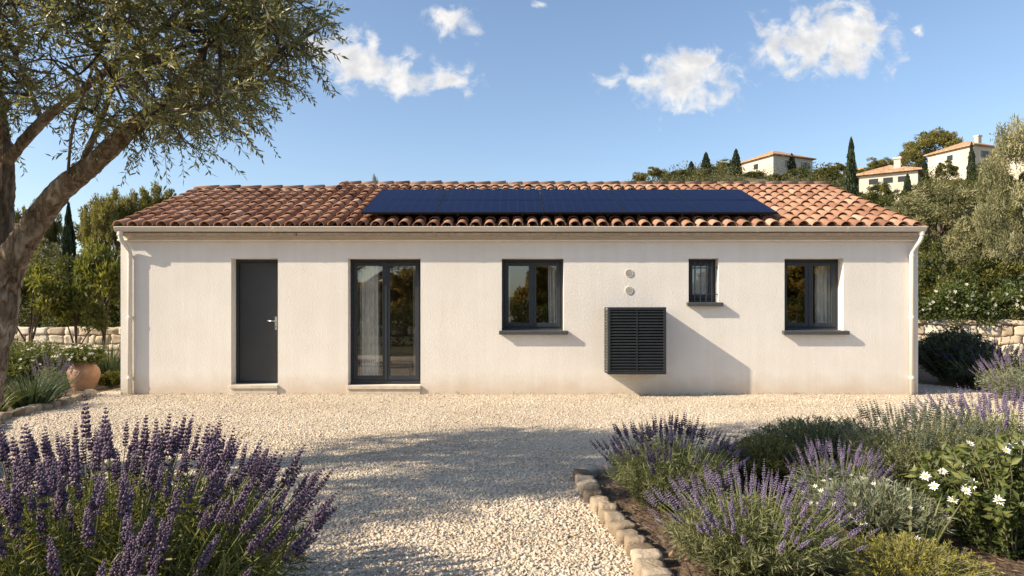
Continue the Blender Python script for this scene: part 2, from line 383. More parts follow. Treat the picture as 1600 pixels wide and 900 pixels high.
class Bag:
    """collects numpy shapes into one mesh"""
    def __init__(s): s.V=[]; s.F={}; s.t=[]; s.n=0
    def add(s, V, F, tint=None):
        s.V.append(V); s.F.setdefault(F.shape[1], []).append(F + s.n); s.n += len(V)
        s.t.append(np.full(len(V), .5) if tint is None else tint); return s
    def mesh(s, name, m, off=(0,0,0), smooth=False):
        return np_mesh(name, np.concatenate(s.V) - np.asarray(off), [np.concatenate(f) for f in s.F.values()], m, np.clip(np.concatenate(s.t),0,1), smooth)

def bez(a, b, c, m):
    t = np.linspace(0, 1, m)[None,:,None]
    return (1-t)**2*a[:,None] + 2*t*(1-t)*b[:,None] + t*t*c[:,None]

def fan(n, R, Hh, base=.25, qmin=0, jit=.15, flat=.7, rise=.75):
    """n shoots fanning out of one crown: polylines (n,7,3)"""
    ang = G.random(n)*2*PI; q = np.sqrt(qmin**2 + (1-qmin**2)*G.random(n))
    d = np.stack([np.cos(ang), np.sin(ang), np.zeros(n)], 1)
    z = Hh*np.sqrt(np.maximum(1 - flat*q*q, .05))*(1 - jit*2*G.random(n)*G.random(n))
    a = d*(q*base*R)[:,None]
    c = d*(q*R)[:,None] + np.array([0,0,1])*z[:,None] + G.normal(size=(n,3))*.03*R
    b = a*.6 + c*.4; b[:,2] = z*rise*.8 + .02
    return bez(a, b, c, 7), q

def shoot_leaves(P, K, L, W, start=0., end=1., spread=.7, tipup=.3):
    """K leaves along each polyline"""
    n, m, _ = P.shape
    t = start + (end-start)*G.random((n, K)); f = t*(m-1); i = np.minimum(f.astype(int), m-2); w = (f-i)[...,None]
    ii = np.arange(n)[:,None]
    p = P[ii,i]*(1-w) + P[ii,i+1]*w; tan = unit(P[ii,i+1]-P[ii,i])
    r = rdir(n*K).reshape(n,K,3); r = unit(r - tan*(r*tan).sum(-1,keepdims=True))
    T = unit(tan*(tipup+.4*G.random((n,K,1))) + r*spread)
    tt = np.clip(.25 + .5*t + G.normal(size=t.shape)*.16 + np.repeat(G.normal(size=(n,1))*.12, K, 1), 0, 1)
    return leaves(p.reshape(-1,3), T.reshape(-1,3), (L*(.7+.6*G.random(n*K))), W*(.8+.4*G.random(n*K)), tint=tt.ravel())

def spike_mesh(name, length, r, whorls, buds, m, gap=False):
    """lavender flower head along +z, base at the origin: whorls of small swollen buds"""
    V=[]; F=[]; tt=[]; n=0
    for w in range(whorls):
        u = w/(whorls-1); z = length*(u if not gap or w else -.16); rr = r*(1.0-.62*u**1.6)*(.75 if w==0 else 1)*(.85+.3*G.random())
        k = max(3, int(buds*(1-.4*u)))
        for b in range(k):
            a = 2*PI*(b/k) + w*.6 + G.normal()*.2; tilt = .55 + .35*u + G.normal()*.15
            d = np.array([math.cos(a)*math.cos(tilt), math.sin(a)*math.cos(tilt), math.sin(tilt)])
            L = rr*(1.0+.35*G.random()); wd = rr*.34
            s = unit(np.cross(d, [0,0,1])); q = np.cross(s, d); p = np.array([0,0,z])
            mid = p + d*L*.62
            V += [p, mid+s*wd, mid+q*wd, mid-s*wd, mid-q*wd, p+d*L]
            F += [(n,n+1,n+2),(n,n+2,n+3),(n,n+3,n+4),(n,n+4,n+1),(n+5,n+2,n+1),(n+5,n+3,n+2),(n+5,n+4,n+3),(n+5,n+1,n+4)]
            tt += [np.clip(.45+G.normal()*.22-.15*(1-u),0,1)]*6; n += 6
    for k in range(4): V += [np.array([math.cos(k*PI/2)*r*.09, math.sin(k*PI/2)*r*.09, -.2*length])]
    V += [np.array([0,0,length])]; tt += [.3]*5
    for k in range(4): F.append((n+k, n+(k+1)%4, n+4))
    return np_mesh(name, V, [np.array(F)], m, np.array(tt))

def lavender(loc, R, Hh, n_spk, spike_meshes, leafm, stemm, label, n_leaf=260, K=16, leafL=.05, foliage=.72, stem_r=.0022, flat=.7, group='lavender plants in the beds', jit=.15, qmin=0, leafW=.006, name='lavender_bush', sc=1.0, base=.45):
    root = empty(name, loc, label, 'lavender', group)
    P, q = fan(n_leaf, R*.93, Hh*foliage, base, flat=flat, jit=.3)
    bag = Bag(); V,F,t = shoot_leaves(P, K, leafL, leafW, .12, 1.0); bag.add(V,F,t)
    me = bag.mesh('foliage', leafm); link('foliage', me, root)
    P, q = fan(n_spk, R, Hh, base, flat=flat, jit=jit, qmin=qmin)
    r = np.full((n_spk,7), stem_r)*np.linspace(1.3,.8,7)[None]
    V,F = tubes(P, r, 4); bag = Bag().add(V,F); 
    V,F,t = shoot_leaves(P, 9, leafL, leafW, .1, .8); 
    link('stems', np_mesh('stems', *(lambda b:(b[0],[b[1]]))(tubes(P,r,4)), stemm), root)
    # the heads nearest the eye are parts; those past a hundred share one mesh
    order = np.argsort(((P[:,-1] + np.asarray(loc) - np.array([0,-DIST,EYE]))**2).sum(1))
    rest = Bag()
    for c, i in enumerate(order):
        d = Vector(P[i,-1]-P[i,-2]).normalized() + Vector((0,0,.25)); d += Vector(G.normal(size=3)*.06)
        qt = d.to_track_quat('Z', 'Y'); me = spike_meshes[c % len(spike_meshes)]; s = sc*(.72+.5*G.random())
        if c < 100:
            o = link('flower_spike', me, root); o.rotation_mode = 'QUATERNION'; o.rotation_quaternion = qt; o.location = P[i,-1] - np.array(d)*.0; o.scale = (s,s,s*(.85+.3*G.random()))
        else:
            n = len(me.vertices); co = np.empty(n*3, np.float32); me.vertices.foreach_get('co', co); co = co.reshape(-1,3)*s @ np.array(qt.to_matrix()).T + P[i,-1]
            f = np.empty(len(me.loops), np.int32); me.loops.foreach_get('vertex_index', f); tt = np.empty(n, np.float32); me.attributes['tint'].data.foreach_get('value', tt)
            rest.add(co, f.reshape(-1,3), tt)
    if rest.n:
        o = link('flower_spikes', rest.mesh('flower_spikes', spike_meshes[0].materials[0]), root); tag(o, kind='stuff')
    return root

def shrub(name, loc, R, Hh, n, K, L, W, leafm, label, cat='shrub', group=None, stemm=None, flat=.75, jit=.25, start=.25, spread=.8, tipup=.3, stem_r=.003, base=.25):
    root = empty(name, loc, label, cat, group)
    P, q = fan(n, R, Hh, flat=flat, jit=jit, base=base)
    V,F,t = shoot_leaves(P, K, L, W, start, 1.02, spread, tipup)
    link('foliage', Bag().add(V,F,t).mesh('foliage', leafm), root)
    V,F = tubes(P, np.full((n,7), stem_r)*np.linspace(1.6,.5,7)[None], 3)
    link('stems', np_mesh('stems', V, [F], stemm or M['stem_grey']), root)
    return root, P

def flower_mesh(name, r, petals=12):
    V=[]; F=[]; mi=[]; n=0
    for k in range(petals):
        a = 2*PI*k/petals + G.normal()*.05; lift = .25+G.normal()*.1; L = r*(.85+.3*G.random())
        d = np.array([math.cos(a)*math.cos(lift), math.sin(a)*math.cos(lift), math.sin(lift)]); s = np.array([-math.sin(a), math.cos(a), 0])
        V += [d*.12*r, d*L*.6+s*r*.15, d*L, d*L*.6-s*r*.15]; F += [(n,n+1,n+2),(n,n+2,n+3)]; mi += [0,0]; n += 4
    for k in range(10):
        a = 2*PI*k/10; V.append((math.cos(a)*r*.24, math.sin(a)*r*.24, r*.08))
    V.append((0,0,r*.22))
    for k in range(10): F.append((n+k, n+(k+1)%10, n+10)); mi.append(1)
    return np_mesh(name, V, [np.array(F)], [M['petal'], M['stamen']], mi=mi)

def crown_bag(clumps, rad, per, L, W, tint_amp=.18, out=.6, updir=0.0):
    """leaf clumps: centres (n,3), radii (n,)"""
    n = len(clumps); c = np.repeat(clumps, per, 0); r = np.repeat(np.broadcast_to(rad,(n,)), per)
    d = rdir(n*per); q = G.random(n*per)**.45
    P = c + d*(q*r)[:,None]*np.array([1,1,.8])
    T = unit(d*out + rdir(n*per) + np.array([0,0,updir]))
    t = np.repeat(.5+G.normal(size=n)*tint_amp, per) + G.normal(size=n*per)*.14
    return leaves(P, T, L*(.6+.8*G.random(n*per)), W*(.7+.6*G.random(n*per)), tint=np.clip(t,0,1))

# unit crowns (height 1, half width .5) shared by many trees
def unit_pine(seed, n=110, per=120, L=.045, W=.016):
    global G; keep = G; G = np.random.default_rng(seed)
    cl=[]; 
    lob = [np.array([G.normal()*.22, G.normal()*.22, .5+.28*G.random()]) for _ in range(11)]
    while len(cl) < n:
        l = lob[G.integers(len(lob))]; p = l + rdir(1)[0]*(.17+.07*G.random())*np.array([1.15,1.15,.75])
        if p[2] > .16 and np.hypot(p[0],p[1]) < .52: cl.append(p)
    V,F,t = crown_bag(np.array(cl), .04+.05*G.random(n), per, L, W, tint_amp=.22, updir=.25)
    me = np_mesh('pine_crown', V, [F], M['pine'], t)
    mb = MB(); mb.tube([(0,0,-.15),(.015,0,.2),(0,.02,.5),(.02,0,.75)], [.035,.028,.02,.008], 7)
    for l in lob[:6]: mb.tube([(.01,0,.22+.2*G.random()), tuple(l*np.array([.5,.5,.8])), tuple(l)], [.018,.012,.005], 5)
    G = keep
    return me, mb
def unit_round(seed, m, n=60, per=130, L=.06, W=.024, low=.0, gap=.0, cr=(.06,.07), amp=.18, zc=None):
    global G; keep = G; G = np.random.default_rng(seed)
    d = rdir(n*2); d = d[d[:,2] > -.35][:n]; n = len(d)
    rr = (.30+.17*G.random(n))[:,None]; cl = d*rr*np.array([1,1,.95]); cl[:,2] = cl[:,2]*(1-low)+.52+low*.2
    if zc: cl[:,2] = zc[0] + d[:,2]*zc[1]*(.7+.6*G.random(n))
    cl[:,:2] += .04*np.sin(cl[:,2:3]*9+seed)
    V,F,t = crown_bag(cl, cr[0]+cr[1]*G.random(n), per, L, W, tint_amp=amp, updir=.2)
    me = np_mesh('round_crown', V, [F], m, t)
    mb = MB(); mb.tube([(0,0,-.12),(.01,.01,.2),(0,0,.45)], [.035,.026,.014], 7)
    for k in range(7):
        c = cl[G.integers(n)]; mb.tube([(.005,.005,.18+.1*G.random()), tuple(c*np.array([.45,.45,.75])), tuple(c)], [.015,.010,.004], 5)
    G = keep
    return me, mb
def unit_cypress(seed, n=3600):
    global G; keep = G; G = np.random.default_rng(seed)
    z = G.random(n)**1.15; r = .5*np.minimum(1, (z+.02)/.10)**.6*np.maximum(0, 1-z)**.62*(1+.16*np.sin(z*34+seed)*np.sin(z*13))
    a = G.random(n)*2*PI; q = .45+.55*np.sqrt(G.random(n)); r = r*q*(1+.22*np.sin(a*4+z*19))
    P = np.stack([np.cos(a)*r, np.sin(a)*r, z*.97], 1)
    T = unit(np.stack([np.cos(a)*.35, np.sin(a)*.35, np.full(n,1.)],1) + G.normal(size=(n,3))*.25)
    # r is scaled with the width, so keep the leaves slim across
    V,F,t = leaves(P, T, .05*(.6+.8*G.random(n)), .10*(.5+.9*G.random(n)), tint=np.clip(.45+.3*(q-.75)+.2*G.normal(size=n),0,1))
    me = np_mesh('cypress_crown', V, [F], M['cypress'], t)
    G = keep
    mb = MB(); mb.tube([(0,0,-.08),(0,0,.4)], [.1,.05], 6)
    return me, mb

MESHED = {}
def put(name, proto, loc, w, h, label, cat, group=None, rz=None, bark=None):
    """a tree of the given kind: empty > trunk, crown (shared meshes, scaled)"""
    root = empty(name, loc, label, cat, group)
    root.rotation_euler = (0,0, G.random()*6.28 if rz is None else rz)
    me, tr = proto
    if isinstance(tr, MB) and id(tr) in MESHED: tr = MESHED[id(tr)]
    if isinstance(tr, MB):
        t = bpy.data.meshes.new('trunk'); t.from_pydata(tr.v, [], tr.f); t.materials.append(M['bark_dark']); t.polygons.foreach_set('use_smooth', [True]*len(t.polygons)); MESHED[id(tr)] = t
        tr = t
    for nm, mm in (('crown', me), ('trunk', tr)):
        o = link(nm, mm, root); o.scale = (w, w, h)
    return root
# ------------------------------------------------------------------ the ground and the hill
def interp(d, xs, ys): return np.interp(d, xs, ys)
def terrain(x, y):
    x = np.asarray(x, float); y = np.asarray(y, float); d = y + DIST
    u = x/np.maximum(d, 1)
    R = interp(d, [0,19,24,32,45,60,80,105,125,150,220,400], [0,0,.5,2.4,5.0,8.4,14.0,22,26.5,27.5,16,5])
    Lf = interp(d, [0,19,26,40,60,90,130,200,400], [0,0,.6,2.0,4.2,7.2,9.0,7,4])
    k = np.clip((u+.12)/.42, 0, 1); k = k*k*(3-2*k)
    e = np.clip((u-.25)/.6, 0, 1)
    z = R*k*(1-.03*e) + Lf*(1-k)
    z = z + np.clip((d-24)/30,0,1)*(.5*np.sin(x*.11+1)*np.cos(y*.09) + .25*np.sin(x*.31+y*.23))
    return z
def TH(px, dist):
    x = (px-800)/FOC*dist; y = dist-DIST
    return np.array([x, y, float(terrain(x, y))])

def make_ground():
    ys = np.concatenate([np.linspace(-80,-14,12), np.linspace(-12,9,22), np.linspace(10,60,60), np.linspace(62,160,60), np.linspace(170,500,20)])
    xs = np.concatenate([np.linspace(-420,-90,14), np.linspace(-85,130,120), np.linspace(140,460,14)])
    X, Y = np.meshgrid(xs, ys); Z = terrain(X, Y)
    nx, ny = len(xs), len(ys)
    i = (np.arange(ny-1)[:,None]*nx + np.arange(nx-1)[None]).reshape(-1,1)
    F = i + np.array([[0,1,nx+1,nx]])
    o = link('ground', np_mesh('ground', np.stack([X,Y,Z],-1).reshape(-1,3), [F], M['hill'], smooth=True)); tag(o, kind='structure')
make_ground()

def sheet(name, poly, z, m):
    me = bpy.data.meshes.new(name); me.from_pydata([(x,y,z) for x,y in poly], [], [tuple(range(len(poly)))]); me.materials.append(m)
    return tag(link(name, me), kind='structure')
sheet('gravel_yard', [(-20,-9.9),(22,-9.9),(22,4.5),(-20,4.5)], .004, M['gravel_ground'])
BED_R = [(.84,-9.5),(.80,-8.4),(.745,-7.8),(.70,-7.3),(.64,-6.75),(.60,-6.25),(.60,-5.85),(.85,-5.66),(1.6,-5.5),(2.8,-5.2),(4.2,-4.8),(5.8,-4.3),(8.5,-3.6),(12,-3.0),(12,-9.5)]
BED_F = [(7.55,2.9),(7.75,2.2),(8.1,1.55),(8.35,.5),(8.3,-.6),(8.6,-1.6),(9.5,-2.3),(14,-2.6),(20,-2.6),(20,7.6),(7.55,7.6)]
BED_L = [(-4.2,-6.2),(-5.1,-5.0),(-5.95,-3.85),(-6.72,-2.7),(-6.78,-1.6),(-6.95,-.7),(-7.15,-.1),(-7.25,1.2),(-7.3,6.4),(-19,6.4),(-19,-8),(-4.0,-8)]
sheet('soil_bed', BED_R, .008, M['soil']); sheet('soil_bed', BED_F, .008, M['soil']); sheet('soil_bed', BED_L, .008, M['soil'])
def inside(poly, x, y):
    x = np.asarray(x); y = np.asarray(y); r = np.zeros(x.shape, bool); n = len(poly)
    for i in range(n):
        x0,y0 = poly[i]; x1,y1 = poly[(i+1)%n]
        if y0 != y1: r ^= ((y0 > y) != (y1 > y)) & (x < (x1-x0)*(y-y0)/(y1-y0) + x0)
    return r

def ico():
    import bmesh
    bm = bmesh.new(); bmesh.ops.create_icosphere(bm, subdivisions=1, radius=1); bm.verts.ensure_lookup_table()
    V = np.array([v.co[:] for v in bm.verts]); F = np.array([[v.index for v in f.verts] for f in bm.faces]); bm.free(); return V, F
OCT = (np.array([(1,0,0),(0,1,0),(-1,0,0),(0,-1,0),(0,0,1),(0,0,-1)],float), np.array([(0,1,4),(1,2,4),(2,3,4),(3,0,4),(1,0,5),(2,1,5),(3,2,5),(0,3,5)]))
def scatter_stones(x, y, z, size, T, flat=.55):
    n = len(x); V0, F0 = T
    sc = size[:,None]*np.stack([1+.5*G.random(n), .65+.35*G.random(n), flat*(.6+.6*G.random(n))],1)
    v = V0[None]*(1+.28*G.normal(size=(n,len(V0),1)))*sc[:,None]
    ax = G.normal(size=(n,2))*.35; a = G.random(n)*2*PI
    ca, sa = np.cos(a)[:,None], np.sin(a)[:,None]
    vx, vy, vz = v[...,0], v[...,1], v[...,2]
    vz = vz + vx*ax[:,:1] + vy*ax[:,1:]
    V = np.stack([vx*ca-vy*sa + x[:,None], vx*sa+vy*ca + y[:,None], vz + z[:,None]], -1).reshape(-1,3)
    F = (np.arange(n)[:,None,None]*len(V0) + F0[None]).reshape(-1,3)
    t = np.repeat(np.clip(.5+.18*G.normal(size=n)+.13*np.sin(x*1.3+y*.7)*np.sin(y*1.9-x*.4)+.08*np.sin(x*4.1+1)*np.sin(y*5.3),0,1), len(V0))
    return V, F, t
def gravel(n, y0, y1, smin, smax, T):
    y = y0 + (y1-y0)*G.random(n); w = (y+DIST)*.8+.4; x = (G.random(n)*2-1)*w
    k = ~(inside(BED_R,x,y)|inside(BED_L,x,y)|inside(BED_F,x,y)) & ~((x>-6.7)&(x<6.96)&(y>-.02)); x=x[k]; y=y[k]
    s = smin + (smax-smin)*G.random(len(x))**1.6
    return scatter_stones(x, y, .004+s*.25*G.random(len(x)), s, T)
b = Bag(); I1 = ico()
b.add(*gravel(56000, -8.6, -6.4, .006, .015, I1)); b.add(*gravel(60000, -6.4, -3.6, .006, .016, OCT)); b.add(*gravel(70000, -3.6, 2.5, .007, .017, OCT))
tag(link('gravel', b.mesh('gravel', M['pebble'])), 'loose pale cream gravel spread over the yard in front of the house', 'gravel', kind='stuff')
# bark chips and leaf litter on the soil
def litter():
    n = 5200; x = np.concatenate([.6+5.5*G.random(n), 7.6+5*G.random(1200), -10+3.6*G.random(900)]); y = np.concatenate([-8.6+4.2*G.random(n), -2+6*G.random(1200), -4+6*G.random(900)])
    k = inside(BED_R,x,y)|inside(BED_F,x,y)|inside(BED_L,x,y); x=x[k]; y=y[k]; n=len(x)
    T = unit(G.normal(size=(n,3))*np.array([1,1,.25])); P = np.stack([x,y,.014+.012*G.random(n)],1)
    return leaves(P, T, .02+.035*G.random(n), .008+.012*G.random(n), tint=G.random(n), up=np.tile([0,0,1.],(n,1))+G.normal(size=(n,3))*.4)
M['litter'] = tintmat('litter', [(0,(.05,.03,.018)),(.5,(.15,.10,.06)),(1,(.36,.27,.17))], .9, .1)
V,F,t = litter(); tag(link('bark_mulch', Bag().add(V,F,t).mesh('bark_mulch', M['litter'])), 'brown bark chips and dry leaf litter on the soil of the beds', 'mulch', kind='stuff')

# ------------------------------------------------------------------ stones: rounded blocks
def block_template(k=3, p=5.0):
    import bmesh
    bm = bmesh.new(); bmesh.ops.create_cube(bm, size=2); bmesh.ops.subdivide_edges(bm, edges=bm.edges[:], cuts=k, use_grid_fill=True); bm.verts.ensure_lookup_table()
    V = np.array([v.co[:] for v in bm.verts]); F = np.array([[v.index for v in f.verts] for f in bm.faces]); bm.free()
    V = V/((np.abs(V)**p).sum(1)**(1/p))[:,None]
    return V, F
BLK = block_template(4, 8.0)
def rock(c, half, rz=0, rough=.07, tilt=.04):
    """one rough block: vertices, faces"""
    V = BLK[0].copy(); ph = G.random(3)*6
    V = V*(1 + rough*np.sin(V[:,[1,2,0]]*2.3+ph) + rough*.6*np.sin(V[:,[2,0,1]]*4.1+ph*2)) + G.normal(size=V.shape)*rough*.22
    V = V*np.asarray(half)
    V[:,2] += V[:,0]*G.normal()*tilt + V[:,1]*G.normal()*tilt
    c0, s0 = math.cos(rz), math.sin(rz)
    V = np.stack([V[:,0]*c0-V[:,1]*s0, V[:,0]*s0+V[:,1]*c0, V[:,2]],1) + np.asarray(c)
    return V, BLK[1]

def edging(path, name, label, size, gap, h, group):
    """a row of edging stones laid along a path; each stone a part"""
    path = [np.array(p, float) for p in path]; root = empty(name, (*path[0], 0), label, 'stone edging', group)
    seg = [np.linalg.norm(path[i+1]-path[i]) for i in range(len(path)-1)]; tot = sum(seg); s = 0
    while s < tot:
        L = size*(.75+.5*G.random()); m = s+L/2; k = 0; a = m
        while k < len(seg)-1 and a > seg[k]: a -= seg[k]; k += 1
        d = (path[k+1]-path[k])/seg[k]; p = path[k]+d*a; hh = h*(.85+.3*G.random())
        V,F = rock((0,0,0), (L/2-gap*.4, .072*(.8+.4*G.random()), hh/2+.02), math.atan2(d[1],d[0])+G.normal()*.10, .075, .10)
        V = V + np.array([p[0]+G.normal()*.006, p[1]+G.normal()*.006, hh/2-.02]) - np.array([*path[0],0])
        link('edging_stone', np_mesh('edging_stone', V, [F], M['kerb'], np.full(len(V), np.clip(.5+.25*G.normal(),0,1)), smooth=True), root); s += L + gap
    return root

def stone_wall(name, label, p0, p1, h, thick, course=.2):
    p0 = np.array(p0,float); p1 = np.array(p1,float); d = p1-p0; L = np.linalg.norm(d); d/=L; rz = math.atan2(d[1],d[0]); nrm = np.array([-d[1],d[0]])
    root = empty(name, (*p0,0), label, 'wall'); bag = Bag(); z = -.05
    while z < h-.02:
        ch = course*(.75+.5*G.random()); ch = min(ch, h-z) if h-z > course*.5 else h-z
        s = -G.random()*.2
        while s < L:
            w = course*(.8+1.5*G.random()); hh = ch*(.85+.25*G.random())
            for side in (-1,1):
                c = p0 + d*(s+w/2) + nrm*side*thick*.25
                V,F = rock((c[0]-p0[0],c[1]-p0[1],z+ch/2), (w/2*1.0, thick*.27, hh/2*1.02), rz+G.normal()*.03, .10, .08); bag.add(V,F,np.full(len(V),np.clip(.5+.24*G.normal(),0,1)))
            s += w
        z += ch
    link('stones', bag.mesh('stones', M['rubble'], smooth=True), root)
    mb = MB(); q = nrm*thick*.36; a=p0+d*.05; e=p1-d*.05
    mb.prism_z([tuple(a-q),tuple(e-q),tuple(e+q),tuple(a+q)], -.1, h-.06); mb.build('mortar', M['mortar'], root)
    return root

edging([(.735,-8.6),(.735,-8.1),(.735,-7.75),(.69,-7.3),(.63,-6.75),(.59,-6.25),(.585,-5.87),(.72,-5.73),(1.1,-5.64),(1.7,-5.52)], 'stone_edging', 'row of rough cream blocks edging the lavender bed at the right of the yard', .135, .003, .08, 'stone edgings of the beds')
edging([(-4.2,-6.2),(-5.1,-5.0),(-5.95,-3.85),(-6.68,-2.7),(-6.74,-1.6),(-6.9,-.75),(-7.1,-.1)], 'stone_edging', 'low row of pale stones edging the bed under the leaning tree at the left', .2, .015, .09, 'stone edgings of the beds')
stone_wall('stone_wall', 'pale dry stone wall behind the clay pot, left of the house', (-19,6.7), (-8.6,6.7), 1.0, .4)
stone_wall('stone_wall', 'pale rubble stone wall under the flowering climber, right of the house', (9.6,8.2), (18.5,4.2), 1.2, .45, .26)
# ------------------------------------------------------------------ the house
HOUSE = empty('house', (0,0,0), 'long low white house with terracotta tiled roof and dark grey door and windows', 'house')
XL, XR, XS = -6.65, 6.90, -3.60          # left wall, right wall, step between the two roofs
EY, EZ, PIT = -.22, 2.79, .382           # eave line and pitch
RY, RYL = 3.20, 2.75                     # ridges
TOP = 2.315
OPEN = {'door':(wx(361),wx(434),.17,TOP), 'french':(wx(543.5),wx(657),.16,TOP), 'w2':(wx(784),wx(881),1.085,TOP), 'bath':(wx(1076),wx(1123),1.565,TOP), 'w4':(wx(1226),wx(1318),1.085,TOP)}
def make_walls():
    mb = MB(); xs = sorted({XL, XR} | {v for o in OPEN.values() for v in o[:2]}); zs = sorted({-.1, 2.72} | {v for o in OPEN.values() for v in o[2:]})
    for i in range(len(xs)-1):
        for j in range(len(zs)-1):
            cx, cz = (xs[i]+xs[i+1])/2, (zs[j]+zs[j+1])/2
            if any(a < cx < b and c < cz < d for a,b,c,d in OPEN.values()): continue
            for y in (0, .32): mb.quad((xs[i],y,zs[j]),(xs[i+1],y,zs[j]),(xs[i+1],y,zs[j+1]),(xs[i],y,zs[j+1]))
    for a,b,c,d in OPEN.values():
        mb.quad((a,0,c),(a,.32,c),(a,.32,d),(a,0,d)); mb.quad((b,0,c),(b,.32,c),(b,.32,d),(b,0,d)); mb.quad((a,0,d),(b,0,d),(b,.32,d),(a,.32,d)); mb.quad((a,0,c),(b,0,c),(b,.32,c),(a,.32,c))
    zf = lambda y: EZ - .06 + PIT*(y-EY)
    def gable(x, ry, back):
        zb = zf(ry) - PIT*(back-ry)
        mb.add([(x,0,-.1),(x,back,-.1),(x,back,zb),(x,ry,zf(ry)),(x,0,zf(0))], [(0,1,2,3,4)])
    gable(XL, RYL, 5.6); gable(XR, RY, 6.5); gable(XS-.02, RY, 6.5)
    mb.quad((XL,5.6,-.1),(XS,5.6,-.1),(XS,5.6,2.72),(XL,5.6,2.72)); 
    for xa,xb,za,zb in ((XS,-2.2,-.1,2.72),(-1.0,XR,-.1,2.72),(-2.2,-1.0,2.3,2.72),(-2.2,-1.0,-.1,.1)): mb.quad((xa,6.5,za),(xb,6.5,za),(xb,6.5,zb),(xa,6.5,zb))  # back wall with an added, unseen opening that lets sky light into the room
    o = mb.build('wall', M['stucco'], HOUSE); return o
make_walls()
mb = MB()                                  # rooms behind the glass
mb.quad((-3.4,.33,.10),(6.7,.33,.10),(6.7,6.35,.10),(-3.4,6.35,.10)); mb.build('floor', M['parquet'], HOUSE)
mb = MB()
for xa,xb,za,zb in ((-3.4,-2.2,.1,2.5),(-1.0,6.7,.1,2.5),(-2.2,-1.0,2.3,2.5)): mb.quad((xa,6.35,za),(xb,6.35,za),(xb,6.35,zb),(xa,6.35,zb))  # same added gap in the inner wall, out of sight, to brighten the room
mb.quad((-3.4,.33,2.5),(6.7,.33,2.5),(6.7,6.35,2.5),(-3.4,6.35,2.5))
for x in (-3.4,-.9,2.2,4.1,6.7): mb.quad((x,.33,.1),(x,6.35,.1),(x,6.35,2.5),(x,.33,2.5))
mb.build('interior_wall', M['plaster'], HOUSE)

# roof of canal tiles
def tile_arc(r0, r1, s0, s1, n0, n1, up, th=.014, k=8):
    a = np.linspace(0, PI, k+1); c, sn = np.cos(a), np.sin(a)*up*.88
    A = lambda r, s, n: np.stack([c*r, np.full(k+1,s), n + sn*r], 1)
    V = np.concatenate([A(r0,s0,n0), A(r1,s1,n1), A(r0-th,s0,n0), A(r1-th,s1,n1)]); m = k+1; i = np.arange(k)[:,None]
    F = np.concatenate([i+np.array([[0,1,m+1,m]]), i+np.array([[2*m,3*m,3*m+1,2*m+1]]), i+np.array([[0,2*m,2*m+1,1]])])
    return V, F
def roof_plane(bag, cols, length, ey, ez, dy, pitch, expo=.336):
    th = math.atan(pitch); ct, st = math.cos(th), math.sin(th); nk = math.ceil(length/expo - .15)
    for x in cols:
        wave = .006*math.sin(x*1.7) 
        for k in range(nk):
            s0 = k*expo; 
            for kind in (0,1):
                a = s0 + G.normal()*.006 + (0 if kind == 0 else (-.03 if k else .05)); e = min(a+.42, length+.02)
                if e - a < .1: continue
                if kind == 0: V,F = tile_arc(.093, .076, a, e, .052, .026, 1); xx = x
                else: V,F = tile_arc(.100, .092, a, e, .045, .02, -.72, .012, 6); xx = x + .119
                V = V.copy(); V[:,0] += xx + G.normal()*.004; V[:,0] += (V[:,1]-a)*G.normal()*.018; V[:,2] += G.normal()*.004 + wave + (V[:,0]-xx)*G.normal()*.02
                X = V[:,0]; s, n = V[:,1], V[:,2]
                Wd = np.stack([X, ey + dy*(s*ct - n*st), ez + s*st + n*ct], 1)
                t = np.clip(.52 + .17*G.normal() + .10*math.sin(x*.9+k*.35)*math.sin(k*.8-x*.5) - (.03 if kind else 0), 0, 1); bag.add(Wd, F, np.full(len(V), t))
colsA = [-6.545 + .2374*i for i in range(13)]; colsB = [-6.545 + .2374*i for i in range(13, 57)]
ct = math.cos(math.atan(PIT))
LM, LL = (RY-EY)/ct, (RYL-EY)/ct
ZR, ZRL = EZ + PIT*(RY-EY), EZ + PIT*(RYL-EY)
ROOF = link('roof', (lambda b: (roof_plane(b, colsB, LM, EY, EZ, 1, PIT), roof_plane(b, colsB, LM, 2*RY-EY, EZ, -1, PIT), b.mesh('roof', M['tiles'], smooth=False))[2])(Bag()), HOUSE)
ROOFL = link('roof', (lambda b: (roof_plane(b, colsA, LL, EY, EZ, 1, PIT), roof_plane(b, colsA, LL, 2*RYL-EY, EZ, -1, PIT), b.mesh('roof', M['tiles'], smooth=False))[2])(Bag()), HOUSE)
tag(ROOFL, 'lower tiled roof section over the door end')
for rf, x0, x1, ry, zr in ((ROOF, XS-.02, XR-.03, RY, ZR), (ROOFL, XL+.03, XS, RYL, ZRL)):
    mb = MB()
    mb.prism_x([(EY+.04,EZ-.075+.015),(ry,zr-.06),(2*ry-EY,EZ-.06),(2*ry-EY,EZ-.10),(ry,zr-.12),(EY+.04,EZ-.11)], x0, x1); mb.build('roof_deck', M['mortar'], rf)
def ridge(parent, p0, p1, n, r=.092):
    bag = Bag(); p0=np.array(p0,float); p1=np.array(p1,float); d=(p1-p0); L=np.linalg.norm(d); d/=L; up=np.array([0,0,1.]); up=unit(up-d*d.dot(up)); sd=np.cross(d,up); step=L/n
    for k in range(n):
        V,F = tile_arc(r, r*.86, 0, step*1.14, .012, -.006, 1, .014, 10)
        V = p0 + d*(k*step)[None] if False else p0[None] + d[None]*(V[:,1:2]+k*step) + sd[None]*V[:,0:1] + up[None]*(V[:,2:3]+G.normal()*.004)
        bag.add(V, F, np.full(len(V), np.clip(.62+.16*G.normal(),0,1)))
    link('ridge_tiles', bag.mesh('ridge_tiles', M['tiles']), parent)
ridge(ROOF, (XR-.05,RY,ZR+.062), (XS-.02,RY,ZR+.062), 30)
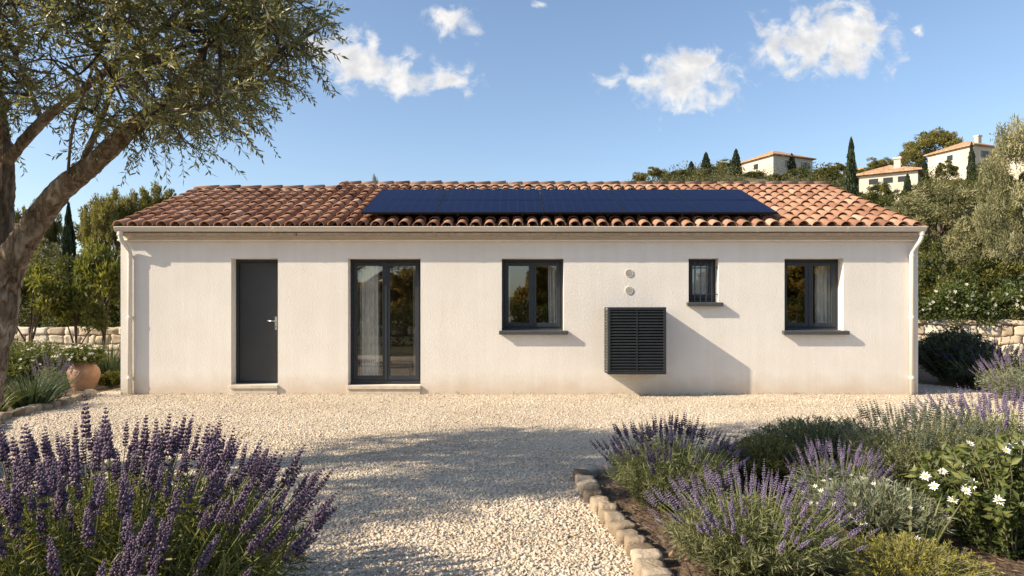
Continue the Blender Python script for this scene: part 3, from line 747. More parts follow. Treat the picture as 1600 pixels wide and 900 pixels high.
ridge(ROOFL, (XS+.10,RYL,ZRL+.062), (XL+.05,RYL,ZRL+.062), 7)
ridge(ROOFL, (XS-.0,RYL-.12,ZRL+.05), (XS-.0,RY,ZR+.09), 2, .09)
mb = MB(); mb.prism_x([(RY-.10,ZR+.02),(RY-.085,ZR+.07),(RY+.085,ZR+.07),(RY+.10,ZR+.02)], XS+.02, XR-.08); mb.build('ridge_mortar', M['mortar'], ROOF)
mb = MB(); mb.prism_x([(RYL-.10,ZRL+.02),(RYL-.085,ZRL+.07),(RYL+.085,ZRL+.07),(RYL+.10,ZRL+.02)], XL+.08, XS-.1); mb.build('ridge_mortar', M['mortar'], ROOFL)

# cornice, gutter, downpipes
mb = MB(); mb.prism_x([(.02,2.605),(-.07,2.605),(-.075,2.618),(-.07,2.63),(-.05,2.638),(-.048,2.70),(-.06,2.735),(-.06,2.80),(.02,2.80)], XL-.02, XR+.02); mb.build('cornice', M['trim'], HOUSE)
gy, gz, gr = -.172, 2.818, .068
arc = [(gy+gr*math.cos(a), gz+gr*1.05*math.sin(a)) for a in np.linspace(PI, 2*PI, 13)]
arc = [(gy-gr+.012,gz+.012),(gy-gr-.007,gz+.012),(gy-gr-.009,gz)] + arc + [(gy+gr,gz+.01)] + [(gy+(gr-.006)*math.cos(a), gz+(gr-.006)*math.sin(a)) for a in np.linspace(2*PI, PI, 13)]
mb = MB(); mb.prism_x(arc, XL+.02, XR+.0); GUT = mb.build('gutter', M['gutter'], HOUSE)
for x in (XL+.02, XR-.002): mb = MB(); mb.prism_x([(gy+(gr+.003)*math.cos(a), gz+(gr*1.05+.003)*math.sin(a)) for a in np.linspace(PI,2*PI,13)], x-.004, x+.006); mb.build('gutter_end', M['gutter'], GUT)
for x in (-5.32,-3.98,-1.3,1.4,4.1,5.6): mb = MB(); mb.prism_x([(gy+(gr+.006)*math.cos(a), gz+(gr*1.05+.006)*math.sin(a)) for a in np.linspace(PI,2*PI,13)] + [(gy+gr,gz+.004),(gy-gr,gz+.004)], x-.02, x+.02); mb.build('gutter_joint', M['gutter'], GUT)
for xt, xb in ((-6.555,-6.465),(6.855,6.765)):
    s = 1 if xb > xt else -1
    mb = MB(); mb.tube([(xt,gy,2.76),(xt,gy,2.66),(xt+s*.012,gy+.02,2.60),(xb-s*.02,-.075,2.475),(xb,-.056,2.42),(xb,-.05,2.34),(xb,-.05,.02)], .037, 16); dp = mb.build('downpipe', M['pipe'], HOUSE, smooth=True)
    for z in (2.36, 1.32, .30):
        mb = MB(); mb.tube([(xb,-.05,z-.022),(xb,-.05,z+.022)], .0425, 16); mb.box(xb-.012,xb+.012,-.03,.0,z-.012,z+.012); mb.build('pipe_collar', M['pipe'], dp)
    mb = MB(); mb.tube([(xt,gy,2.69),(xt,gy,2.755)], .05, 16); mb.build('gutter_outlet', M['pipe'], dp)

# the door
a,b,c,d = OPEN['door']; fy = .2
DO = empty('door', (0,0,0)); DO.parent = HOUSE
mb = MB(); fw = .05
mb.box(a,a+fw,fy,fy+.07,c,d); mb.box(b-fw,b,fy,fy+.07,c,d); mb.box(a+fw,b-fw,fy,fy+.07,d-fw,d); mb.box(a+fw,b-fw,fy,fy+.07,c,c+.03); mb.build('frame', M['frame'], DO, bevel=.004)
mb = MB(); mb.box(a+fw+.004,b-fw-.004,fy+.018,fy+.062,c+.034,d-fw-.004); mb.build('panel', M['door'], DO, bevel=.003)
hx = b-fw-.055
mb = MB(); mb.box(hx-.018,hx+.018,fy+.009,fy+.018,wz(516),wz(495)); hp = mb.build('handle_plate', M['steel'], DO, bevel=.003)
mb = MB(); mb.tube([(hx,fy+.012,wz(502)),(hx,fy-.045,wz(502)),(hx-.012,fy-.052,wz(502)),(hx-.125,fy-.052,wz(502))], .0095, 10); mb.build('handle', M['steel'], DO, smooth=True)
mb = MB(); mb.disc_y(hx, wz(511), .010, fy+.004, fy+.010); mb.build('keyhole', M['frame'], DO)
mb = MB(); mb.box(a-.012,b+.008,-.04,.20,.105,.168); mb.box(a,b,-.018,.19,-.02,.105); mb.build('doorstep', M['stone_sill'], HOUSE, bevel=.008)
a,b,c,d = OPEN['french']
mb = MB(); mb.box(a-.012,b+.008,-.04,.20,.095,.158); mb.box(a,b,-.018,.19,-.02,.095); mb.build('doorstep', M['stone_sill'], HOUSE, bevel=.008)

def window(key, leaves_n=2, sill=True, label=None):
    a,b,c,d = OPEN[key]; W = empty('window', (0,0,0)); W.parent = HOUSE
    if label: W['label'] = label
    y0 = .19; fw = .048; c0 = c + (.012 if key == 'french' else 0)
    mb = MB(); mb.box(a,a+fw,y0,y0+.07,c0,d); mb.box(b-fw,b,y0,y0+.07,c0,d); mb.box(a+fw,b-fw,y0,y0+.07,d-fw,d); mb.box(a+fw,b-fw,y0,y0+.07,c0,c0+fw+.012); mb.build('frame', M['frame'], W, bevel=.004)
    ix0, ix1, iz0, iz1 = a+fw+.003, b-fw-.003, c0+fw+.015, d-fw-.003; n = leaves_n; w = (ix1-ix0)/n; lw = .062
    for k in range(n):
        x0, x1 = ix0+k*w+.0015, ix0+(k+1)*w-.0015; y1 = y0-.012
        mb = MB(); mb.box(x0,x0+lw,y1,y1+.07,iz0,iz1); mb.box(x1-lw,x1,y1,y1+.07,iz0,iz1); mb.box(x0+lw,x1-lw,y1,y1+.07,iz1-lw,iz1); mb.box(x0+lw,x1-lw,y1,y1+.07,iz0,iz0+lw*1.15); mb.build('sash', M['frame'], W, bevel=.005)
        # panes are never perfectly in plane: a hair of tilt
        t = (.0022*(1 if k else -1), .0016*(1 if k else -.6))
        mb = MB(); mb.quad((x0+lw-.004,y1+.03-t[0],iz0+lw*1.15-.004),(x1-lw+.004,y1+.03+t[0],iz0+lw*1.15-.004),(x1-lw+.004,y1+.03+t[0]+t[1],iz1-lw+.004),(x0+lw-.004,y1+.03-t[0]+t[1],iz1-lw+.004)); mb.build('pane', M['glass'], W)
    if n == 2:
        xm = ix0+w; mb = MB(); mb.box(xm-.017,xm+.017,y0-.022,y0-.013,iz0,iz1); mb.build('meeting_bar', M['frame'], W, bevel=.003)
    if sill:
        ex = .045 if key != 'bath' else .035
        mb = MB(); mb.prism_x([(.19,c+.018),(-.085,c-.0),(-.09,c-.012),(-.09,c-.062),(-.075,c-.062),(-.07,c-.05),(.19,c-.05)], a-ex, b+ex+.02); mb.build('sill', M['sill'], W, bevel=.003)
    return W
window('french', sill=False, label='tall glazed double door onto the yard')
window('w2'); window('w4')
WB = window('bath', 1, label='small window behind vertical bars')
a,b,c,d = OPEN['bath']
for k in range(4):
    x = wx(1086.5) + .0985*k ; mb = MB(); mb.tube([(x,.04,c+.02),(x,.04,d-.05)], .0085, 8); mb.build('bar', M['frame'], WB)
for z in (c+.14, d-.15):
    mb = MB(); mb.box(a+.004,b-.004,.034,.046,z-.007,z+.007); mb.build('rail', M['frame'], WB)
mb = MB(); mb.box(a+.105,b-.105,.262,.269,c+.06,d-.10); bl = mb.build('window_blind', M['blind']); tag(bl, 'pale grey blind hanging behind the small barred window', 'blind')
# wall vents
for row in (427, 454):
    cx, cz = wx(983), wz(row); r = .07
    V_ = empty('vent_grille', (0,0,0)); V_.parent = HOUSE
    mb = MB(); n = 28
    prof = [(r,0),(r,-.008),(r-.003,-.011),(r-.007,-.011),(r-.009,-.008),(r-.009,-.002)]
    v = [(cx+q*math.cos(2*PI*k/n), y, cz+q*math.sin(2*PI*k/n)) for q,y in prof for k in range(n)]
    mb.add(v, [(i*n+k,i*n+(k+1)%n,(i+1)*n+(k+1)%n,(i+1)*n+k) for i in range(len(prof)-1) for k in range(n)]); mb.build('ring', M['vent'], V_, smooth=True)
    mb = MB()
    for k in range(7):
        z = -.052 + k*.0173; h = math.sqrt(max(.061**2 - z*z, 0)); mb.add([(cx-h,-.003,cz+z+.006),(cx+h,-.003,cz+z+.006),(cx+h,-.013,cz+z-.003),(cx-h,-.013,cz+z-.003),(cx-h,-.001,cz+z+.003),(cx+h,-.001,cz+z+.003)], [(0,1,2,3),(3,2,5,4)])
    mb.build('slats', M['vent'], V_)
    mb = MB(); mb.disc_y(cx, cz, .0605, -.0008, .004); mb.build('backing', M['dark'], V_)

# louvred cabinet hung on the wall
x0, x1, z0, z1, dp = 1.568, 2.519, .386, 1.484, .45
HPC = empty('heat_pump_cabinet', ((x0+x1)/2, -dp/2, z0), 'dark grey louvred cabinet hung on the white wall between two windows', 'air unit cover')
mb = MB(); t = .012; y0, y1 = -dp, -.012; f = .042
mb.box(x0,x1,y0,y1,z1-t,z1); mb.box(x0,x1,y0,y1,z0,z0+t); mb.box(x1-t,x1,y0+.002,y1,z0+t,z1-t)
mb.box(x0,x0+f,y0-.004,y0+.02,z0+t,z1-t); mb.box(x1-f,x1,y0-.004,y0+.02,z0+t,z1-t); mb.box(x0+f,x1-f,y0-.004,y0+.02,z1-f,z1-t); mb.box(x0+f,x1-f,y0-.004,y0+.02,z0+t,z0+f)
mb.box(x0,x0+t,y1-.05,y1,z0+t,z1-t); mb.box(x0,x0+t,y0+.02,y0+.06,z0+t,z1-t)
mb.build('cabinet', M['louvre'], HPC, bevel=.003)
mb = MB(); n = 21; pz = (z1-z0-2*f)/n
for k in range(n):
    z = z0+f+pz*(k+.5); mb.prism_x([(y0+.001,z-.016),(y0+.001,z+.001),(y0+.004,z+.004),(y0+.036,z+.022),(y0+.036,z+.017),(y0+.007,z-.002),(y0+.005,z-.016)], x0+f, x1-f)
mb.build('louvre_panel', M['louvre'], HPC)
mb = MB(); xm=(x0+x1)/2+.0; mb.box(xm-.008,xm+.008,y0-.002,y0+.012,z0+f,z1-f); mb.build('centre_rib', M['louvre'], HPC)
mb = MB()
for k in range(n):
    z = z0+f+pz*(k+.5); mb.add([(x0+.001,y0+.06,z-.02),(x0+.001,y1-.05,z-.02),(x0+.010,y1-.05,z+.014),(x0+.010,y0+.06,z+.014),(x0+.004,y0+.06,z-.022),(x0+.004,y1-.05,z-.022),(x0+.013,y1-.05,z+.012),(x0+.013,y0+.06,z+.012)], [(0,1,2,3),(7,6,5,4),(0,4,5,1),(2,6,7,3)])
mb.build('side_grille', M['louvre'], HPC)
mb = MB(); mb.box(x0+.05,x1-.05,y0+.07,y1-.02,z0+.05,z1-.05); mb.build('air_unit', M['blackbox'], HPC, bevel=.01)

# solar panels lying on the roof, each a thing
th = math.atan(PIT); ctt, stt = math.cos(th), math.sin(th)
sx = [-2.555,-1.29,.545,1.90,3.14,4.50]; rows = [(.26,1.274),(1.286,2.30)]
colname = ['at the left end of the array', 'second from the left, the widest', 'in the middle of the array', 'second from the right', 'at the right end of the array']
for ri, (s0, s1) in enumerate(rows):
    for k in range(5):
        xa, xb = sx[k]+.005, sx[k+1]-.005; cx = (xa+xb)/2; s0_, s1_ = s0/1, s1
        o = empty('solar_panel', (cx, EY + s0_*ctt - .19*stt, EZ + s0_*stt + .19*ctt), 'dark blue solar panel of the %s row, %s' % (('lower','upper')[ri], colname[k]), 'solar panel', 'solar panels on the tiled roof')
        o.rotation_euler = (th + G.normal()*.0012, G.normal()*.0008, 0); w = (xb-xa)/2; Ls = s1_-s0_
        def loc(mbx, nm, m, bev=0):
            me = bpy.data.meshes.new(nm); me.from_pydata(mbx.v, [], mbx.f); me.materials.append(m); q = link(nm, me, o)
            if bev: bb = q.modifiers.new('bevel','BEVEL'); bb.width = bev; bb.segments = 1
        mb = MB(); e = .008
        mb.box(-w,w,0,e,0,.036); mb.box(-w,w,Ls-e,Ls,0,.036); mb.box(-w,-w+e,e,Ls-e,0,.036); mb.box(w-e,w,e,Ls-e,0,.036); loc(mb,'frame',M['panel_frame'],.002)
        mb = MB(); mb.box(-w+e,w-e,e,Ls-e,.026,.034); loc(mb,'cells',M['solar'])
        for xx in (-w*.6, w*.6): mb = MB(); mb.box(xx-.02,xx+.02,.02,Ls-.02,-.04,-.001); loc(mb,'mounting_rail',M['panel_frame'])

# things seen through the panes
def curtain(xa, xb, zb, zt, label, folds, ph):
    n = 90; V=[]; F=[]
    for j, z in enumerate(np.linspace(zb, zt, 6)):
        for i in range(n+1):
            u = i/n; V.append((xa+(xb-xa)*u + .006*math.sin(ph+j), .40 + .030*math.sin(u*folds*2*PI+ph+.12*math.sin(j)) + .012*math.sin(u*folds*5.1+ph*2), z))
    for j in range(5):
        for i in range(n): q=j*(n+1)+i; F.append((q,q+1,q+n+2,q+n+1))
    me = bpy.data.meshes.new('curtain'); me.from_pydata(V,[],F); me.materials.append(M['curtain']); me.polygons.foreach_set('use_smooth',[True]*len(F)); o = link('curtain', me); tag(o, label, 'curtain', 'curtains behind the windows')
curtain(wx(554), wx(586), .11, 2.4, 'long white curtain on the left behind the tall glazed door', 5, .4)
curtain(wx(640), wx(655), .11, 2.4, 'long white curtain on the right behind the tall glazed door', 2.5, 1.4)
curtain(wx(786), wx(797), .9, 2.4, 'narrow white curtain on the left of the middle window', 2, 2.2)
curtain(wx(859), wx(878), .9, 2.4, 'white curtain drawn to the right of the middle window', 3.2, .9)
curtain(wx(1291), wx(1314), .9, 2.4, 'white curtain drawn to the right of the rightmost window', 3.4, 1.9)
SF = empty('sofa', (-2.45, 3.0, .1), 'tan sofa inside the room behind the tall glazed door', 'sofa')
mb = MB(); mb.box(-3.3,-1.6,2.75,3.6,.22,.42); mb.build('base', M['sofa'], SF, bevel=.03)
mb = MB(); mb.box(-3.3,-1.6,3.42,3.66,.42,.85); mb.build('backrest', M['sofa'], SF, bevel=.05)
for x in (-3.32,-1.72): mb = MB(); mb.box(x,x+.16,2.75,3.6,.42,.62); mb.build('armrest', M['sofa'], SF, bevel=.04)
for x in (-3.14,-2.43): mb = MB(); mb.box(x,x+.69,2.72,3.4,.425,.54); mb.build('cushion', M['sofa'], SF, bevel=.04)
for x in (-3.2,-1.75):
    for y in (2.8,3.55): mb = MB(); mb.tube([(x,y,.1),(x,y,.24)], .02, 8); mb.build('leg', M['wood'], SF)
TB = empty('coffee_table', (-2.35,1.9,.1), 'small wooden coffee table inside, in front of the tan sofa', 'table')
mb = MB(); mb.box(-2.75,-1.95,1.65,2.15,.42,.455); mb.build('tabletop', M['wood'], TB, bevel=.006)
for x in (-2.7,-2.0):
    for y in (1.7,2.1): mb = MB(); mb.tube([(x,y,.1),(x,y,.42)], .018, 8); mb.build('leg', M['wood'], TB)
# ------------------------------------------------------------------ the leaning olive tree
SPARSE = []
from mathutils import noise as MN
def bark_tube(mb, P, R, n):
    """limb with swellings, long furrows and flaking plates in its surface"""
    v0 = len(mb.v); mb.tube(P, R, n); sd = random.random()*50
    for i in range(len(P)):
        s = i*.022; r = R[i]; c = Vector(P[i])
        for k in range(n):
            a = 2*PI*k/n + .35*s; e = Vector((math.cos(a), math.sin(a), 0))
            p1 = Vector((e.x*1.1+sd, e.y*1.1, s*1.5)); w = MN.noise(p1)
            p2 = Vector((e.x*r*24+sd, e.y*r*24, s*5.5+w*1.5)); f = 1-2*abs(MN.noise(p2)); p3 = Vector((e.x*r*55, e.y*r*55+sd, s*16)); g = MN.noise(p3)
            q = Vector(mb.v[v0+i*n+k]); d = (q-c).normalized(); h = r*.16*w + min(.034, r*.24)*(max(-.6, f-.55)) + min(.008, r*.06)*g
            mb.v[v0+i*n+k] = tuple(q + d*h)
def olive_tree():
    KD = .74
    limbs_px = [
        ([(-78,722,7.95),(-50,640,7.9),(-40,590,7.87),(-24,535,7.83),(-10,490,7.8),(0,440,7.75),(22,393,7.65),(54,346,7.55),(92,299,7.4),(150,249,7.2),(203,200,7.0),(250,170,6.8),(290,148,6.7),(360,115,6.5),(435,80,6.3),(508,40,6.2)],
         [.38,.315,.29,.265,.245,.22,.165,.138,.122,.11,.098,.08,.062,.04,.024,.01]),
        ([(-10,455,7.8),(-4,400,7.8),(3,340,7.85),(5,262,7.9),(-8,150,8.0),(-26,30,8.1),(-34,-90,8.2)], [.17,.145,.125,.115,.09,.06,.03]),
        ([(4,262,7.9),(30,230,7.75),(70,187,7.6),(108,157,7.4),(165,112,7.2),(245,50,7.0),(330,-30,6.9)], [.075,.068,.058,.045,.036,.026,.012]),
        ([(66,190,7.6),(38,120,7.8),(8,45,8.0),(-10,-30,8.2)], [.032,.028,.022,.012]),
        ([(122,274,7.3),(134,245,7.35),(153,200,7.5),(168,160,7.6),(182,110,7.7),(205,40,7.8),(235,-60,7.9)], [.04,.042,.035,.03,.025,.018,.012]),
        ([(106,286,7.35),(107,265,7.2),(114,199,7.0),(140,120,6.4),(175,20,5.9),(210,-120,5.5)], [.014,.016,.015,.015,.014,.01]),
        ([(205,200,7.0),(250,188,7.5),(300,165,8.0),(350,120,8.4),(400,60,8.7)], [.035,.03,.024,.018,.01]),
        ([(250,170,6.8),(300,105,6.3),(350,30,5.9),(390,-60,5.6)], [.03,.026,.02,.012]),
        ([(-4,300,7.8),(-6,180,6.8),(-26,80,6.1),(-46,-60,5.6)], [.05,.045,.035,.02]),
    ]
    limbs_px = [([(a,b,c*KD) for a,b,c in p], [q*.66 for q in r]) for p, r in limbs_px]
    org = PX(-72,722,7.95*KD); org[2] = 0
    root = empty('olive_tree', org, 'big leaning olive tree with bare forked trunk at the left edge', 'tree')
    rg = random.Random(3); mb = MB(); skel = []
    for pts, rad in limbs_px:
        W = np.array([PX(*p) for p in pts]); n = len(W); t = np.linspace(0, n-1, (n-1)*5+1)
        # smooth the centre line and gnarl it a little
        def cr(i, u):
            p0,p1,p2,p3 = W[max(i-1,0)],W[i],W[min(i+1,n-1)],W[min(i+2,n-1)]
            return .5*((2*p1)+(-p0+p2)*u+(2*p0-5*p1+4*p2-p3)*u*u+(-p0+3*p1-3*p2+p3)*u**3)
        P = np.array([cr(min(int(q), n-2), q-min(int(q), n-2)) for q in t]); R = np.interp(t, range(n), rad)
        P = P + np.cumsum(G.normal(size=P.shape)*.002,0)*(R[:,None]*6)
        if R.max() > .03:
            L0 = np.concatenate([[0], np.cumsum(np.linalg.norm(np.diff(P,axis=0),axis=1))]); q = np.linspace(0, L0[-1], int(L0[-1]/.022)); P2 = np.stack([np.interp(q, L0, P[:,c]) for c in range(3)],1); R2 = np.interp(q, L0, R)
            bark_tube(mb, P2, R2, 40 if R[0] > .1 else 20)
        else: mb.tube(P, R, 10, wob=.13, rg=rg)
        for p, r in zip(P, R):
            if r < .13: skel.append(p)
    o = mb.build('trunk', M['bark'], root, smooth=True)
    # crown envelope: lower outline by columns of the photo, as a shape in space
    def low(px): return np.interp(px, [-300,0,60,120,160,200,240,300,340,390,430,470,500,520,545], [250,250,215,200,262,262,255,245,232,205,172,135,92,52,15])
    def sample(n, margin):
        out = []
        while len(out) < n:
            px = -330+870*G.random(); dd = 5.2+3.4*G.random(); row = -200+470*G.random()
            if row > low(px)-margin - 70*max(0, abs(dd-7)-.9): continue
            if row < -180+.0012*(px-80)**2: continue
            dens = .45 if (px < 190 and row > 40) else 1
            if px > 130 and row > 200 and dd < 6.2: continue
            if G.random() > dens: continue
            out.append(PX(px,row,dd*KD))
        return np.array(out)
    bag = Bag(); skel = np.array(skel)
    def connect(T, skel, r0, r1, sag, m=6):
        d = ((T[:,None]-skel[None])**2).sum(-1); j = d.argmin(1); A = skel[j]
        mid = (A+T)/2 + np.array([0,0,1])*sag*np.sqrt(d.min(1))[:,None] + G.normal(size=T.shape)*.05
        P = bez(A, mid, T, m); V,F = tubes(P, np.full((len(T),m), 1.)*np.linspace(r0, r1, m)[None], 5); bag.add(V,F); return P
    P1 = connect(sample(130, 25), skel, .016, .007, .07); skel2 = np.concatenate([skel, P1[:,1:].reshape(-1,3)])
    P2 = connect(sample(650, 12), skel2, .008, .004, .12); allp = np.concatenate([P1[:,2:].reshape(-1,3), P2[:,1:].reshape(-1,3)])
    cen = PX(150, 60, 7.0*KD)
    # leafy twigs
    n = 2900; j = G.integers(len(allp), size=n); A = allp[j]
    dirn = unit(unit(A-cen)*.55 + rdir(n)*.8 + np.array([.12,0,.18]))
    L = .16+.24*G.random(n); T = A + dirn*L[:,None]; mid = A + dirn*L[:,None]*.55 + np.array([0,0,.04]); T[:,2] -= .05*G.random(n)+.02
    Pt = bez(A, mid, T, 6); V,F = tubes(Pt, np.full((n,6),1.)*np.linspace(.0032,.0012,6)[None], 3); bag.add(V,F)
    link('branches', bag.mesh('branches', M['bark_dark'], org), root)
    K = 22; t = np.tile(np.linspace(.08,1,K)[None],(n,1)); f = t*5; i = np.minimum(f.astype(int),4); w = (f-i)[...,None]; ii = np.arange(n)[:,None]
    p = Pt[ii,i]*(1-w)+Pt[ii,i+1]*w; tan = unit(Pt[ii,i+1]-Pt[ii,i])
    s = unit(np.cross(tan, np.array([0,0,1.])+rdir(n)[:,None]*.5)); s = np.where((np.arange(K)%2)[None,:,None]==0, s, -s)
    rot = np.cross(tan, s); k4 = ((np.arange(K)//2)%2)[None,:,None]; s = unit(np.where(k4==0, s, rot*np.sign(G.normal(size=(n,K,1)))*.8+s*.4) + G.normal(size=s.shape)*.18)
    Tl = unit(tan*.75 + s*.75)
    tt = np.clip(.5+.2*G.normal(size=(n,1))+.15*G.normal(size=(n,K)),0,1)
    V,F,ti = leaves(p.reshape(-1,3), Tl.reshape(-1,3), .060*(.6+.6*G.random(n*K)), .0138*(.8+.5*G.random(n*K)), tint=tt.ravel())
    link('crown', Bag().add(V,F,ti).mesh('crown', M['olive'], org), root)
    keep = np.repeat(np.repeat(G.random(n) < .45, K), 4); k3 = keep[F[:,0]]
    used = np.cumsum(keep)-1; SPARSE.append(np_mesh('crown', V[keep]-org, [used[F[k3]]], M['olive'], ti[keep]))
    return root
OLIVE = olive_tree()
# its neighbour, just left of the view and nearer the eye, whose shade lies over the gravel
def add_neighbour(x, y, rz, s):
    c = copy_tree(OLIVE); c.location = (x, y, 0); c.rotation_euler = (0,0,rz); c.scale = (s,s,s)
    for ch in c.children:
        if ch.name.startswith('crown'): ch.data = SPARSE[0]
    tag(c, 'second olive tree left of the view, its crown shading the gravel', 'tree')
add_neighbour(-7.5, -8.25, 1.3, 1.08)

def fallen():
    n=900; x=np.concatenate([-6+5*G.random(500), -6.5+13*G.random(400)]); y=np.concatenate([-6.5+6*G.random(500), -.15*G.random(400)**2-.02-.3*G.random(400)*(G.random(400)<.4)])
    k=~(inside(BED_R,x,y)|inside(BED_L,x,y)); x=x[k]; y=y[k]; n=len(x); T=unit(G.normal(size=(n,3))*np.array([1,1,.2]))
    return leaves(np.stack([x,y,.022+.012*G.random(n)],1), T, .03+.03*G.random(n), .009+.005*G.random(n), tint=G.random(n), up=np.tile([0,0,1.],(n,1))+G.normal(size=(n,3))*.3)
V,F,t=fallen(); tag(link('fallen_leaves', Bag().add(V,F,t).mesh('fallen_leaves', M['litter'])), 'dry fallen leaves scattered over the gravel', 'leaves', kind='stuff')
# ------------------------------------------------------------------ the planted beds
SPK = [spike_mesh('flower_spike', .19, .029, 10, 7, M['lav_flower'], gap=(k%2==0)) for k in range(6)]
SPP = [spike_mesh('flower_spike', .10, .013, 9, 6, M['lav_pale'], gap=(k%3==0)) for k in range(4)]
SPD = [spike_mesh('flower_spike', .10, .014, 9, 6, M['lav_dark'], gap=(k%3==0)) for k in range(4)]
SPR = [spike_mesh('flower_spike', .12, .013, 10, 6, M['grey_leaf'], gap=False) for k in range(3)]
def at(px, dist): return np.array([(px-800)/FOC*dist, dist-DIST, 0.])
lavender(at(140, 2.95), .98, .79, 380, SPK, M['lav_leaf'], M['stem'], 'huge deep purple lavender at the lower left corner, nearest the eye', n_leaf=1100, K=22, leafL=.075, leafW=.009, foliage=.84, stem_r=.0032, flat=.70, jit=.2, sc=.78, base=.62)
lavender(at(1045, 4.95), .52, .56, 150, SPD, M['lav_grey'], M['stem'], 'dark lavender at the corner of the stone edging, seen against the gravel', n_leaf=620, K=24, leafL=.05, leafW=.007, flat=.55, foliage=.84)
lavender(at(1180, 3.72), .54, .47, 160, SPP, M['lav_grey'], M['stem'], 'large pale violet lavender in the middle of the bed, beside the stone edging', n_leaf=760, K=22, leafL=.05, leafW=.007, foliage=.80, flat=.62)
lavender(at(1308, 4.75), .35, .44, 90, SPP, M['grey_leaf'], M['stem'], 'small pale lavender growing behind the grey white-flowered plant', n_leaf=420, K=22, leafL=.045, leafW=.007, foliage=.80, flat=.6)
lavender(at(1562, 5.9), .70, .64, 140, SPP, M['lav_grey'], M['stem'], 'tall violet lavender behind the white daisy bush', n_leaf=520, K=20, leafL=.055, leafW=.008, foliage=.82, sc=1.35, flat=.5)
lavender(at(1432, 5.05), .54, .64, 140, SPR, M['lav_grey'], M['stem_grey'], 'upright grey green lavender with spikes still in bud, left of the daisies', n_leaf=640, K=28, leafL=.036, leafW=.008, foliage=.92, flat=.45, sc=1.1)
shrub('low_shrub', at(1190,5.4), .42, .42, 420, 30, .034, .010, M['box'], 'low yellowish dark shrub behind the pale lavender, right of the dark lavender', 'shrub', 'low shrubs in the right bed', flat=.6, spread=.9)
shrub('low_shrub', at(1282,5.95), .62, .47, 640, 32, .036, .009, M['rosemary'], 'wide blue green shrub at the back of the bed, by the gravel', 'shrub', 'low shrubs in the right bed', flat=.6, spread=.7, tipup=.5)
shrub('low_shrub', at(1420,3.42), .40, .25, 420, 26, .024, .006, M['gold'], 'golden green dome shrub at the bottom edge, right of centre', 'shrub', 'low shrubs in the right bed', flat=.75, spread=.8, tipup=.5, jit=.12)
fs = [flower_mesh('flower', .031, 11) for _ in range(3)]; fsm = [flower_mesh('flower', .016, 6) for _ in range(2)]
def flowers(root, P, picks, meshes, base, smin=.8, smax=1.2, toward=(0,-.6,.6)):
    for c, i in enumerate(picks):
        d = Vector(P[i,-1]-P[i,-2]).normalized()*.5 + Vector(toward) + Vector(G.normal(size=3)*.25)
        o = link('flower', meshes[c%len(meshes)], root); o.location = P[i,-1] + np.array(d.normalized())*.03; o.rotation_mode='QUATERNION'; o.rotation_quaternion = d.to_track_quat('Z','Y'); s = smin+(smax-smin)*G.random(); o.scale=(s,s,s)
r,P = shrub('grey_plant', at(1368,4.15), .40, .36, 300, 24, .055, .008, M['grey_leaf'], 'small grey leaved plant with tiny white flowers between the lavenders', 'plant', flat=.6, spread=.6, tipup=.6)
flowers(r, P, G.choice(300, 50, replace=False), fsm, None)
r,P = shrub('daisy_bush', at(1585,4.05), .54, .66, 300, 26, .062, .026, M['broad'], 'leafy bush with white daisy flowers at the right edge', 'bush', flat=.62, spread=.85, tipup=.25, stem_r=.0035, start=.02, base=.45, jit=.22)
pk = [i for i in np.argsort(P[:,-1,1]-P[:,-1,2]*.3)[:190]]; random.shuffle(pk); chosen=[]
for i in pk:
    if all(np.linalg.norm(P[i,-1]-P[j,-1]) > .085 for j in chosen): chosen.append(i)
    if len(chosen) == 28: break
flowers(r, P, chosen, fs, None, .8, 1.15)
def grass_clump(name, loc, n, R, L, W, m, label, cat, lean=.5, droop=.35, group=None):
    root = empty(name, loc, label, cat, group); a = G.random(n)*2*PI; q = np.sqrt(G.random(n)); d = np.stack([np.cos(a),np.sin(a),np.zeros(n)],1)
    T = unit(d*(q*lean)[:,None] + np.array([0,0,1.]) + G.normal(size=(n,3))*.08)
    V,F,t = blades(d*(q*R)[:,None], T, L*(.6+.5*G.random(n)), W*(.7+.5*G.random(n)), droop*(.5+G.random(n)), 6, np.clip(.5+.25*G.normal(size=n),0,1))
    link('blades', Bag().add(V,F,t).mesh('blades', m), root); return root
grass_clump('iris_plant', at(1424,3.9), 26, .09, .40, .022, M['blade'], 'few upright pale sword leaves behind the golden dome shrub', 'plant', .3, .12)
# beds beyond, right of the house
lavender(at(1550,12.6), .85, .80, 90, SPD, M['dark_shrub'], M['stem'], 'shaded violet lavender under the stone wall, beside the round dark shrub', n_leaf=420, K=20, leafL=.09, leafW=.014, foliage=.85, stem_r=.005, sc=1.6)
lavender(at(1592,10.9), .66, .70, 70, SPP, M['grey_leaf'], M['stem_grey'], 'sunlit pale lavender at the right edge, in front of the stone wall', n_leaf=260, K=18, leafL=.075, leafW=.012, foliage=.8, stem_r=.004, sc=1.5)
shrub('round_shrub', at(1490,13.4), .78, 1.10, 520, 34, .085, .022, M['dark_shrub'], 'round dark green shrub by the right corner of the house', 'shrub', flat=.75, spread=.8, stem_r=.006)
